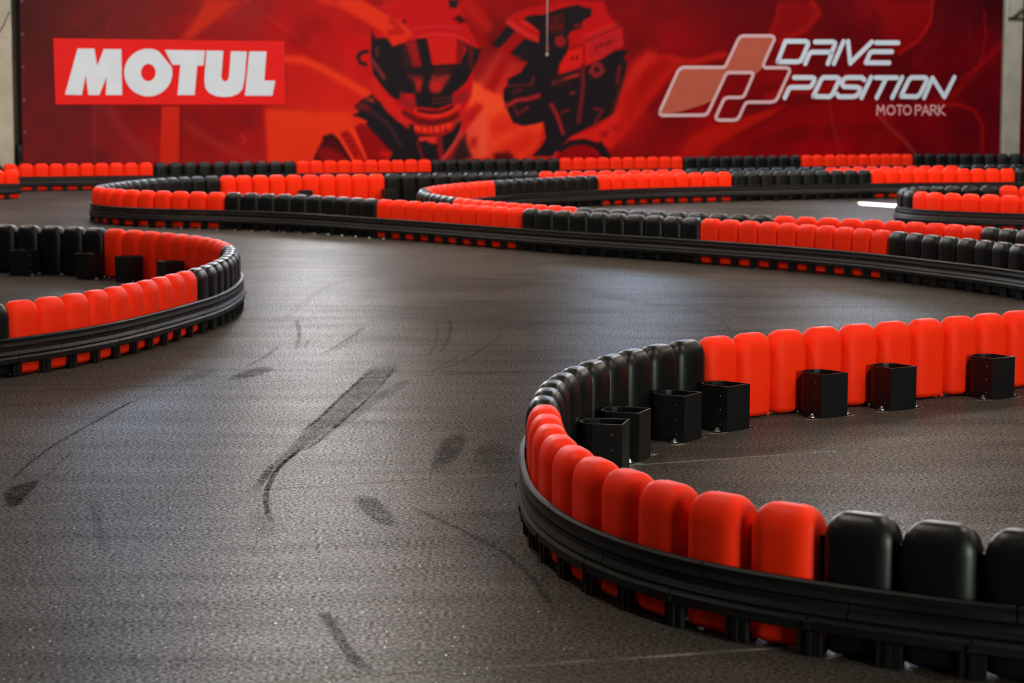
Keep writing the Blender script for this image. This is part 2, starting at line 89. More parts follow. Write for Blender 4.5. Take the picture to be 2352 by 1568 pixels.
PRINT=[["p",[205,40,10],0.75,0.057,0,[[-4.506,2.841],[-3.8,2.852],[-4.121,2.644],[-4.547,2.401],[-4.724,2.247],[-4.916,2.245],[-4.685,2.535]]],["l",[150,10,15],0.6,0.0285,0.0498,[[-3.942,2.816],[-4.334,2.539],[-4.69,2.197]]],["p",[150,30,35],0.5,0.0712,0,[[-4.227,2.642],[-3.942,2.85],[-3.478,2.857],[-3.589,2.583],[-3.769,2.41],[-3.981,2.51]]],["l",[120,25,25],0.6,0.0214,0.0356,[[-5.82,2.753],[-5.994,2.518],[-6.083,2.251]]],["p",[195,30,8],0.95,0.0214,0,[[-5.226,1.221],[-4.948,1.22],[-4.968,0.312],[-5.274,0.316]]],["l",[110,0,5],0.6,0.0214,0.0427,[[-4.92,1.22],[-4.94,0.312]]],["p",[120,22,24],0.35,0.0855,0,[[-6.288,1.216],[-6.017,1.215],[-5.273,0.401],[-5.758,0.321],[-6.332,0.68]]],["l",[150,45,45],0.35,0.0855,0.1567,[[-6.018,1.148],[-5.751,0.743],[-5.411,0.47]]],["l",[165,50,45],0.4,0.0712,0.1282,[[-4.847,0.941],[-4.358,0.631],[-3.719,0.35]]],["l",[150,40,40],0.4,0.0214,0.0356,[[-6.255,1.216],[-6.288,0.327]]],["l",[190,45,20],0.6,0.0214,0.0427,[[-3.965,0.766],[-3.912,0.714],[-3.967,0.645]]],["p",[222,48,14],0.8,0.0427,0,[[-3.585,1.177],[-2.806,1.123],[-2.181,1.069],[-2.111,0.279],[-3.54,0.296]]],["p",[200,22,14],0.7,0.0712,0,[[-3.236,1.901],[-2.728,1.834],[-2.252,1.593],[-1.882,1.419],[-1.958,1.139],[-2.806,1.158],[-3.566,1.246],[-3.26,1.245]]],["l",[232,58,20],0.85,0.0641,0.1282,[[-3.253,1.952],[-2.946,1.93],[-2.618,1.8],[-2.252,1.593],[-1.919,1.419]]],["l",[215,45,15],0.8,0.0427,0.0997,[[-2.67,2.87],[-2.312,2.791],[-1.9,2.567],[-1.64,2.423]]],["p",[222,45,14],0.95,0.0356,0,[[-2.376,2.875],[-2.002,2.881],[-1.665,2.704],[-1.312,2.55],[-1.115,2.356],[-1.274,2.231],[-1.471,2.156],[-1.64,2.375],[-1.809,2.519],[-2.209,2.745]]],["p",[150,0,5],0.8,0.0427,0,[[-1.95,2.882],[-1.56,2.888],[-1.691,2.764]]],["p",[205,45,40],0.55,0.057,0,[[-1.691,2.764],[-1.56,2.888],[-1.337,2.892],[-1.443,2.646]]],["p",[160,0,0],0.8,0.0712,0,[[-0.316,2.908],[0.159,2.916],[0.16,2.17],[0.035,2.144],[-0.154,2.477]]],["l",[200,20,15],0.5,0.0712,0.1709,[[0.159,2.506],[-0.047,2.689],[-0.208,2.848]]],["p",[240,75,30],0.9,0.057,0,[[-0.114,1.619],[0.16,1.483],[0.161,0.959],[-0.181,0.96],[-0.154,1.42]]],["p",[235,62,28],0.9,0.0427,0,[[0.008,1.52],[0.444,1.37],[0.555,0.98],[0.665,0.891],[0.83,0.89],[1.149,1.003],[1.095,0.66],[0.97,0.509],[0.777,0.346],[0.487,0.45],[0.009,0.417]]],["l",[250,80,40],0.7,0.1282,0.3561,[[0.008,1.407],[0.212,1.27],[0.458,1.169]]],["p",[205,18,8],0.5,0.0997,0,[[0.349,1.106],[0.527,1.106],[0.665,0.866],[0.281,0.716],[0.199,0.893]]],["p",[200,15,8],0.55,0.1282,0,[[0.35,0.514],[0.831,0.814],[1.108,0.711],[0.832,0.447],[0.556,0.411]]],["p",[190,45,40],0.55,0.0855,0,[[0.279,2.046],[0.415,2.222],[0.58,1.973],[0.827,1.924],[0.773,1.773],[0.457,1.646],[0.417,1.42],[0.049,1.545],[0.144,1.858]]],["p",[160,0,2],0.8,0.0712,0,[[0.457,2.047],[0.58,2.023],[0.28,1.445],[0.103,1.508]]],["p",[195,8,14],0.95,0.0285,0,[[-1.691,2.764],[-1.337,2.99],[-0.449,3.005],[-0.249,2.662],[-0.141,2.415],[0.035,2.144],[-0.073,1.794],[-0.127,1.357],[-0.343,1.046],[-0.853,0.973],[-1.251,0.974],[-1.645,1.296],[-1.852,1.786],[-1.85,2.153],[-1.796,2.458],[-1.51,2.364],[-1.141,2.355],[-1.312,2.562]]],["p",[222,45,14],0.85,0.0427,0,[[-2.376,2.875],[-2.002,2.881],[-1.665,2.704],[-1.312,2.55],[-1.115,2.356],[-1.274,2.231],[-1.471,2.156],[-1.64,2.375],[-1.809,2.519],[-2.209,2.745]]],["l",[165,0,5],0.6,0.0427,0.0997,[[-1.51,2.376],[-1.326,2.403],[-1.483,2.572]]],["l",[205,40,45],0.7,0.0214,0.0356,[[-1.115,2.442],[-0.717,2.495],[-0.316,2.463]]],["l",[215,45,45],0.8,0.0214,0.0427,[[-1.115,2.294],[-0.784,2.359],[-0.45,2.35],[-0.181,2.254]]],["p",[24,18,24],1.0,0.0214,0,[[-0.516,2.905],[-0.342,2.908],[-0.383,2.771],[-0.503,2.794]]],["p",[60,0,5],1.0,0.0285,0,[[-0.436,2.61],[-0.329,2.673],[-0.195,2.564],[-0.316,2.537]]],["p",[90,0,5],1.0,0.0214,0,[[-1.286,2.587],[-1.233,2.563],[-1.26,2.514],[-1.312,2.537]]],["p",[24,18,24],1.0,0.0214,0,[[-1.823,2.421],[-1.758,2.288],[-1.562,2.29],[-1.471,2.156],[-1.261,2.219],[-1.13,1.839],[-0.798,1.877],[-0.329,1.899],[-0.208,2.117],[-0.235,2.216],[-0.046,2.143],[0.042,2.144],[-0.006,1.969],[-0.114,1.769],[-0.208,1.607],[-0.343,1.482],[-0.451,1.42],[-0.451,1.258],[-0.719,1.171],[-1.078,1.209],[-1.118,1.407],[-1.263,1.419],[-1.382,1.308],[-1.513,1.382],[-1.67,1.542],[-1.8,1.725],[-1.838,2.031]]],["p",[120,8,18],1.0,0.0214,0,[[-1.234,2.232],[-1.076,2.282],[-0.984,1.852],[-1.116,1.839]]],["p",[165,20,28],0.7,0.057,0,[[-1.208,2.207],[-1.089,2.245],[-0.997,1.852],[-1.103,1.876]]],["p",[24,18,24],1.0,0.0214,0,[[-1.076,2.282],[-0.89,2.296],[-0.785,1.828],[-0.971,1.827]]],["p",[205,20,15],1.0,0.0214,0,[[-0.877,2.309],[-0.37,2.314],[-0.383,1.898],[-0.784,1.871]]],["p",[130,5,10],1.0,0.0285,0,[[-0.37,2.301],[-0.222,2.241],[-0.316,1.899],[-0.383,1.898]]],["p",[120,15,18],0.7,0.0427,0,[[-0.181,2.167],[-0.087,2.168],[-0.1,1.844],[-0.168,1.844]]],["l",[130,40,45],0.9,0.0285,0.0641,[[-1.825,1.945],[-1.721,1.811],[-1.617,1.665]]],["l",[110,35,40],0.8,0.0285,0.057,[[-1.733,2.129],[-1.727,2.032]]],["p",[60,22,28],0.8,0.057,0,[[-1.313,2.157],[-1.234,2.183],[-1.116,1.851],[-1.262,1.813]]],["p",[120,28,25],0.9,0.057,0,[[-1.223,1.715],[-0.958,1.691],[-0.998,1.444],[-1.065,1.444],[-1.117,1.592]]],["p",[185,25,22],0.9,0.0356,0,[[-1.09,1.642],[-0.971,1.617],[-1.011,1.456],[-1.058,1.456]]],["p",[150,35,28],0.95,0.0498,0,[[-0.798,1.717],[-0.477,1.73],[-0.518,1.631],[-0.611,1.506],[-0.665,1.432],[-0.799,1.432],[-0.865,1.518]]],["p",[190,25,25],0.9,0.0427,0,[[-0.825,1.593],[-0.611,1.643],[-0.638,1.482],[-0.745,1.432],[-0.825,1.469]]],["p",[65,14,18],0.9,0.057,0,[[-0.785,1.84],[-0.464,1.854],[-0.491,1.743],[-0.718,1.692]]],["l",[110,30,32],0.8,0.0214,0.0285,[[-0.785,1.333],[-0.612,1.339],[-0.478,1.37]]],["l",[110,30,32],0.8,0.0214,0.0285,[[-0.799,1.258],[-0.612,1.27],[-0.464,1.308]]],["p",[150,20,25],0.95,0.0285,0,[[-1.342,1.444],[-1.289,1.444],[-1.263,1.333],[-1.144,1.308],[-1.144,1.419],[-1.091,1.407],[-1.065,1.197],[-0.719,1.146],[-0.451,1.233],[-0.424,1.395],[-0.235,1.482],[-0.154,1.445],[-0.208,1.295],[-0.451,1.096],[-0.799,1.047],[-1.065,1.098],[-1.356,1.259]]],["l",[225,40,22],1.0,0.0285,0.0712,[[-1.079,1.147],[-0.906,1.072],[-0.719,1.059],[-0.518,1.108],[-0.343,1.22]]],["l",[60,5,8],1.0,0.0214,0.0427,[[-1.039,1.147],[-0.853,1.109],[-0.639,1.121],[-0.451,1.195]]],["l",[205,25,22],0.9,0.0356,0.1282,[[-1.801,1.603],[-1.579,1.321],[-1.356,1.111],[-1.212,0.987]]],["l",[90,5,10],0.9,0.0285,0.0855,[[-1.277,1.11],[-1.052,0.986],[-0.786,0.948],[-0.518,0.996],[-0.37,1.071]]],["l",[200,25,20],0.9,0.0285,0.0712,[[-1.449,1.049],[-1.265,0.9],[-1.199,0.85]]],["p",[24,18,24],1.0,0.0214,0,[[-1.801,1.407],[-1.776,1.357],[-1.671,1.271],[-1.593,1.148],[-1.383,0.975],[-1.199,0.85],[-1.093,0.775],[-0.987,0.451],[-0.947,0.351],[-1.649,0.275],[-1.491,0.444],[-1.583,0.556],[-1.779,0.73],[-1.934,0.94],[-1.908,0.977],[-2.038,1.039],[-2.155,1.07],[-2.037,1.125],[-2.115,1.211],[-2.01,1.309]]],["p",[110,22,28],0.85,0.0356,0,[[-2.102,1.235],[-1.959,1.284],[-1.803,1.149],[-1.907,1.137],[-2.037,1.162]]],["p",[215,45,25],0.8,0.0356,0,[[-1.932,1.333],[-1.802,1.345],[-1.776,1.272],[-1.88,1.296]]],["l",[60,30,38],0.9,0.0285,0.057,[[-1.829,1.124],[-1.581,0.963],[-1.45,0.778],[-1.345,0.591]]],["p",[24,18,24],1.0,0.0214,0,[[-1.198,0.925],[-1.119,0.924],[-1.093,0.775],[-0.653,0.723],[-0.451,0.821],[-0.343,0.971],[-0.289,0.97],[-0.33,0.771],[-0.64,0.348],[-0.987,0.352],[-1.093,0.577],[-1.186,0.776]]],["p",[235,45,25],1.0,0.0214,0,[[-1.106,0.912],[-0.906,0.886],[-0.719,0.898],[-0.464,0.959],[-0.465,0.871],[-0.72,0.785],[-0.907,0.787],[-1.106,0.837]]],["l",[50,14,18],0.7,0.0142,0.0178,[[-0.986,0.899],[-0.976,0.799]]],["l",[50,14,18],0.7,0.0142,0.0178,[[-0.88,0.898],[-0.869,0.799]]],["l",[50,14,18],0.7,0.0142,0.0178,[[-0.786,0.898],[-0.776,0.798]]],["l",[50,14,18],0.7,0.0142,0.0178,[[-0.666,0.897],[-0.655,0.798]]],["l",[50,14,18],0.7,0.0142,0.0178,[[-0.572,0.897],[-0.561,0.797]]],["p",[215,40,25],1.0,0.0214,0,[[-1.04,0.725],[-0.666,0.735],[-0.72,0.623],[-0.8,0.612],[-0.907,0.662],[-1.013,0.651]]],["l",[140,18,22],0.9,0.0285,0.0997,[[-0.679,0.723],[-0.666,0.573],[-0.64,0.348]]],["l",[130,15,20],0.9,0.0214,0.0427,[[-1.053,0.651],[-1.014,0.526],[-0.947,0.351]]],["l",[190,50,45],1.0,0.0214,0.0641,[[-0.289,0.82],[-0.424,0.596],[-0.546,0.447],[-0.64,0.342]]],["l",[150,40,45],0.8,0.0214,0.0427,[[-0.411,0.921],[-0.316,0.996]]],["p",[190,20,20],0.8,0.057,0,[[-0.289,1.108],[-0.114,1.207],[-0.046,0.994],[-0.235,0.77],[-0.303,0.82]]],["p",[235,80,55],0.75,0.057,0,[[-0.208,0.82],[-0.073,1.082],[0.161,1.144],[0.161,0.39],[-0.113,0.343],[-0.181,0.569]]],["p",[170,5,10],0.75,0.057,0,[[-0.046,1.27],[0.076,1.232],[0.063,1.157],[-0.073,0.995],[-0.154,0.945],[-0.195,1.045]]],["p",[160,0,8],0.7,0.057,0,[[-0.141,0.694],[-0.019,0.718],[-0.046,0.543],[-0.141,0.556]]],["p",[24,18,24],0.85,0.057,0,[[-0.33,0.645],[-0.235,0.745],[-0.195,0.569],[-0.113,0.393],[-0.519,0.272],[-0.451,0.396]]],["p",[70,0,10],1.0,0.0285,0,[[-2.791,0.42],[-2.622,0.736],[-2.48,0.759],[-2.352,0.661],[-2.172,0.364],[-2.224,0.281],[-2.805,0.288]]],["p",[150,5,8],0.75,0.057,0,[[-2.726,0.541],[-2.559,0.577],[-2.327,0.464],[-2.224,0.34],[-2.689,0.296]]],["l",[30,5,10],0.8,0.0285,0.057,[[-2.622,0.724],[-2.506,0.76],[-2.377,0.673],[-2.172,0.377]]],["p",[165,8,10],1.0,0.0214,0,[[-2.39,0.771],[-2.26,0.844],[-2.169,0.782],[-1.976,0.449],[-2.12,0.388],[-2.172,0.414]]],["l",[232,58,20],1.0,0.0214,0.0498,[[-2.39,0.771],[-2.146,0.376]]],["l",[232,58,20],1.0,0.0285,0.0712,[[-2.143,0.831],[-1.963,0.498],[-1.924,0.411]]],["p",[140,0,5],1.0,0.0285,0,[[-2.117,0.88],[-1.999,0.953],[-1.908,0.903],[-1.648,0.655],[-1.491,0.469],[-1.57,0.333],[-1.885,0.312],[-1.937,0.473]]],["p",[215,20,12],0.8,0.057,0,[[-1.701,0.508],[-1.491,0.493],[-1.544,0.382],[-1.675,0.433]]],["p",[60,0,8],0.8,0.0214,0,[[-2.26,0.778],[-2.234,0.758],[-2.26,0.736],[-2.284,0.758]]],["p",[60,0,8],0.8,0.0214,0,[[-2.209,0.691],[-2.183,0.672],[-2.209,0.65],[-2.232,0.672]]],["p",[60,0,8],0.8,0.0214,0,[[-2.157,0.605],[-2.132,0.585],[-2.158,0.563],[-2.181,0.586]]],["p",[60,0,8],0.8,0.0214,0,[[-2.106,0.494],[-2.08,0.474],[-2.106,0.452],[-2.13,0.475]]],["l",[24,18,24],1.0,0.0214,0.057,[[-1.902,2.079],[-2.006,2.054],[-2.059,1.98],[-2.007,1.895],[-1.929,1.871]]],["p",[190,8,10],0.95,0.0356,0,[[0.483,2.609],[0.619,2.711],[0.962,2.829],[1.655,2.94],[2.217,2.924],[2.303,2.722],[2.561,2.47],[2.578,2.19],[1.914,1.854],[1.424,1.725],[1.242,2.053],[1.061,2.253],[0.771,2.325],[0.51,2.547]]],["p",[165,3,6],0.8,0.057,0,[[0.62,2.511],[0.853,2.426],[1.074,2.303],[0.812,2.326],[0.552,2.048],[0.415,2.109]]],["l",[215,45,40],0.8,0.0356,0.0855,[[0.524,2.56],[0.771,2.413],[1.061,2.278]]],["l",[205,40,35],0.7,0.0285,0.0641,[[0.77,2.576],[1.06,2.429]]],["p",[24,18,24],1.0,0.0214,0,[[0.51,2.516],[0.64,2.424],[0.361,2.146],[0.231,2.201]]],["p",[24,18,24],1.0,0.0214,0,[[0.784,2.626],[0.894,2.677],[1.142,2.693],[1.447,2.798],[1.753,2.866],[1.852,2.829],[2.006,2.806],[1.993,2.68],[1.839,2.602],[1.826,2.488],[1.644,2.435],[1.574,2.358],[1.603,2.232],[1.576,2.105],[1.437,1.889],[1.396,1.725],[1.787,1.828],[2.139,1.957],[2.421,2.137],[2.692,2.127],[2.593,2.011],[2.651,1.922],[2.625,1.691],[2.513,1.319],[2.43,1.088],[2.146,0.95],[1.948,0.859],[1.667,0.72],[1.458,0.556],[1.319,0.391],[0.943,0.395],[1.109,0.558],[1.192,0.685],[1.149,0.954],[0.955,0.915],[0.775,0.89],[0.61,0.942],[0.513,1.131],[0.486,1.206],[0.431,1.345],[0.444,1.483],[0.512,1.558],[0.512,1.646],[0.745,1.76],[0.855,1.924],[0.717,1.961],[0.552,2.073],[0.812,2.3],[1.061,2.24],[1.074,2.416],[0.963,2.515]]],["p",[95,18,20],0.85,0.057,0,[[1.197,2.656],[1.489,2.723],[1.532,2.421],[1.171,2.417]]],["p",[35,8,12],0.8,0.0285,0,[[1.406,2.659],[1.461,2.672],[1.476,2.584],[1.42,2.571]]],["p",[35,8,12],0.8,0.0285,0,[[1.267,2.607],[1.309,2.62],[1.295,2.532],[1.26,2.544]]],["p",[140,22,25],1.0,0.0285,0,[[1.365,2.344],[1.463,2.37],[1.547,2.308],[1.547,2.219],[1.464,2.168],[1.366,2.192],[1.338,2.268]]],["p",[130,20,22],1.0,0.0285,0,[[1.172,2.191],[1.255,2.204],[1.255,2.128],[1.186,2.115]]],["p",[130,20,22],0.9,0.0285,0,[[1.685,2.549],[1.811,2.563],[1.812,2.487],[1.699,2.486]]],["p",[215,22,18],0.9,0.0427,0,[[1.437,1.889],[1.59,2.118],[1.841,2.234],[1.882,2.387],[2.361,2.595],[2.561,2.47],[2.577,2.215],[2.167,1.983],[1.801,1.841],[1.424,1.725]]],["p",[165,25,35],0.7,0.0712,0,[[1.939,2.286],[2.547,2.47],[2.577,2.215],[2.167,2.008],[1.97,1.969]]],["l",[165,30,38],0.7,0.0285,0.057,[[1.911,2.311],[2.475,2.559]]],["l",[120,0,5],0.7,0.0214,0.0285,[[1.897,2.273],[2.504,2.508]]],["l",[120,0,5],0.7,0.0285,0.0427,[[1.631,2.157],[1.869,2.222],[1.886,1.828]]],["p",[90,5,12],0.7,0.0285,0,[[2.06,2.141],[2.081,2.205],[2.13,2.199],[2.11,2.141]]],["p",[90,5,12],0.7,0.0285,0,[[2.145,2.18],[2.165,2.244],[2.215,2.238],[2.194,2.18]]],["p",[90,5,12],0.7,0.0285,0,[[2.243,2.206],[2.264,2.27],[2.314,2.264],[2.293,2.206]]],["p",[90,5,12],0.7,0.0285,0,[[2.314,2.232],[2.335,2.296],[2.385,2.29],[2.364,2.233]]],["p",[70,0,8],0.8,0.0285,0,[[1.632,1.967],[1.66,2.026],[1.688,1.999],[1.68,1.967]]],["p",[70,0,8],0.8,0.0285,0,[[1.716,1.98],[1.744,2.04],[1.772,2.012],[1.764,1.98]]],["l",[170,30,28],0.95,0.0285,0.0641,[[1.327,1.585],[1.508,1.649],[1.76,1.726]]],["l",[110,22,28],0.95,0.0356,0.0783,[[1.844,1.854],[1.86,1.548],[1.819,1.23],[1.779,0.962]]],["l",[150,28,32],0.9,0.0356,0.0855,[[2.084,1.727],[1.999,1.778],[2.055,1.906],[2.168,1.881],[2.211,1.792],[2.141,1.728],[2.07,1.715]]],["l",[120,20,25],0.9,0.0285,0.0641,[[2.523,1.857],[2.483,1.601]]],["l",[165,28,30],0.95,0.0285,0.0712,[[0.486,1.206],[0.664,1.307],[0.884,1.332],[1.064,1.383]]],["l",[100,22,26],0.8,0.0285,0.0427,[[0.512,1.533],[0.718,1.559],[0.911,1.559]]],["l",[110,24,28],0.8,0.0285,0.0427,[[0.609,1.433],[0.746,1.483]]],["l",[120,22,26],0.8,0.0285,0.0498,[[0.678,1.08],[0.871,1.193]]],["l",[120,22,26],0.7,0.0285,0.0427,[[0.623,1.206],[0.678,1.093]]],["l",[130,24,28],0.7,0.0285,0.0498,[[0.966,1.673],[0.939,1.572]]],["l",[165,22,26],0.95,0.0285,0.0641,[[1.287,1.23],[1.385,1.078],[1.456,0.887],[1.499,0.772]]],["l",[120,26,30],0.8,0.0214,0.0427,[[1.469,1.103],[1.595,1.154]]],["l",[130,24,28],0.8,0.0285,0.0498,[[2.06,1.178],[2.216,1.14],[2.089,0.961]]],["p",[145,30,35],0.9,0.0285,0,[[1.607,1.421],[1.663,1.459],[1.734,1.434],[1.664,1.395]]],["p",[130,25,25],0.8,0.0285,0,[[0.648,2.023],[0.744,2.018],[0.731,1.974],[0.676,1.973]]],["p",[50,16,20],0.7,0.0997,0,[[1.215,1.674],[1.438,1.725],[1.663,1.548],[1.383,1.484]]],["p",[215,28,20],0.9,0.0427,0,[[1.305,0.378],[1.639,0.707],[2.09,0.858],[2.373,1.037],[2.658,1.1],[2.746,0.945],[2.59,0.701],[2.377,0.496],[2.148,0.627],[1.668,0.631],[1.444,0.479],[1.333,0.353]]],["p",[140,0,8],0.95,0.0427,0,[[1.43,0.467],[1.64,0.592],[1.95,0.577],[2.15,0.396],[2.179,0.292],[1.333,0.302]]],["l",[24,18,24],1.0,0.0285,0.0926,[[1.444,0.505],[1.64,0.605],[1.893,0.629],[2.064,0.576],[2.178,0.498],[2.293,0.369]]],["p",[24,18,24],0.95,0.0285,0,[[2.106,0.576],[2.191,0.639],[2.378,0.381],[2.207,0.369]]],["p",[130,5,10],0.8,0.057,0,[[2.176,0.768],[2.346,0.805],[2.29,0.703],[2.19,0.704]]],["p",[150,10,15],0.7,0.057,0,[[2.374,0.882],[2.545,0.907],[2.56,0.817],[2.432,0.805]]],["p",[60,0,8],0.85,0.057,0,[[0.268,0.452],[0.528,0.475],[0.611,0.411],[0.639,0.259],[0.282,0.263]]],["l",[210,30,20],0.85,0.0997,0.2848,[[3.081,1.988],[2.867,1.833],[2.726,1.55],[2.628,1.293],[2.544,1.062]]],["l",[200,15,12],0.6,0.0855,0.1567,[[3.304,1.68],[3.015,1.357],[2.802,1.1]]],["l",[200,25,10],0.75,0.057,0.1139,[[3.131,1.974],[3.378,2.02],[3.628,1.97],[3.879,1.941],[4.466,2.075]]],["p",[175,10,3],0.7,0.0997,0,[[2.643,1.421],[2.886,1.789],[3.213,2.011],[3.712,1.904],[3.464,1.755],[3.136,1.422],[2.811,0.98],[2.405,0.54]]],["l",[190,22,10],0.6,0.0855,0.1567,[[3.545,1.903],[3.218,1.532],[2.892,1.127],[2.648,0.833]]],["l",[190,18,5],0.6,0.057,0.0712,[[5.522,2.89],[5.442,2.551],[5.358,2.4]]],["p",[150,3,3],0.7,0.0855,0,[[5.52,3.002],[6.171,3.012],[6.306,2.788],[5.919,2.482],[5.233,2.137],[5.357,2.438]]],["l",[190,22,6],0.55,0.057,0.0997,[[6.172,2.975],[6.306,2.788],[6.049,2.521],[5.576,2.29]]],["l",[130,10,12],0.5,0.0356,0.057,[[7.052,2.989],[7.415,2.727],[7.557,2.423]]],["p",[140,2,4],0.75,0.0712,0,[[7.319,3.031],[8.561,3.051],[8.528,2.587],[8.193,2.275],[7.79,2.079],[7.602,2.423],[7.55,2.691]]],["l",[190,15,8],0.7,0.0356,0.057,[[8.584,3.051],[8.548,2.665],[8.328,2.354],[7.925,2.119]]],["l",[190,15,5],0.5,0.0855,0.1567,[[6.903,1.692],[6.42,1.5],[5.763,1.499],[5.332,1.348]]],["p",[185,18,5],0.8,0.057,0,[[3.646,0.418],[3.852,0.715],[4.398,0.899],[5.681,1.234],[5.424,1.045],[4.826,0.784],[4.318,0.524],[4.069,0.208],[3.606,0.214]]],["p",[150,0,3],0.6,0.0997,0,[[5.725,1.196],[6.644,1.347],[8.358,1.192],[7.997,1.037],[7.638,0.884],[6.653,0.888],[5.775,0.816],[4.914,0.595],[4.404,0.449]]],["l",[170,10,5],0.45,0.0712,0.1139,[[10.045,2.291],[9.588,1.896],[9.089,1.425],[8.449,1.191]]],["l",[175,15,8],0.7,0.0356,0.057,[[8.816,1.23],[9.187,1.229],[9.517,1.111],[9.688,0.874],[9.703,0.361]]],["l",[160,60,55],0.55,0.0427,0.0712,[[7.544,1.039],[7.729,0.845],[8.006,0.649],[8.287,0.374]]],["l",[140,40,45],0.4,0.0356,0.057,[[6.533,1.347],[6.609,0.889],[6.797,0.388]]],["l",[165,15,12],0.5,0.0285,0.0427,[[9.676,2.874],[9.714,2.367],[9.588,1.896],[9.175,1.66]]],["l",[140,20,25],0.3,0.0285,0.0285,[[9.401,1.895],[9.328,2.83]]],["p",[150,12,3],0.4,0.0997,0,[[7.372,0.653],[7.819,0.883],[8.099,0.571],[7.563,0.187],[7.113,0.192]]]]
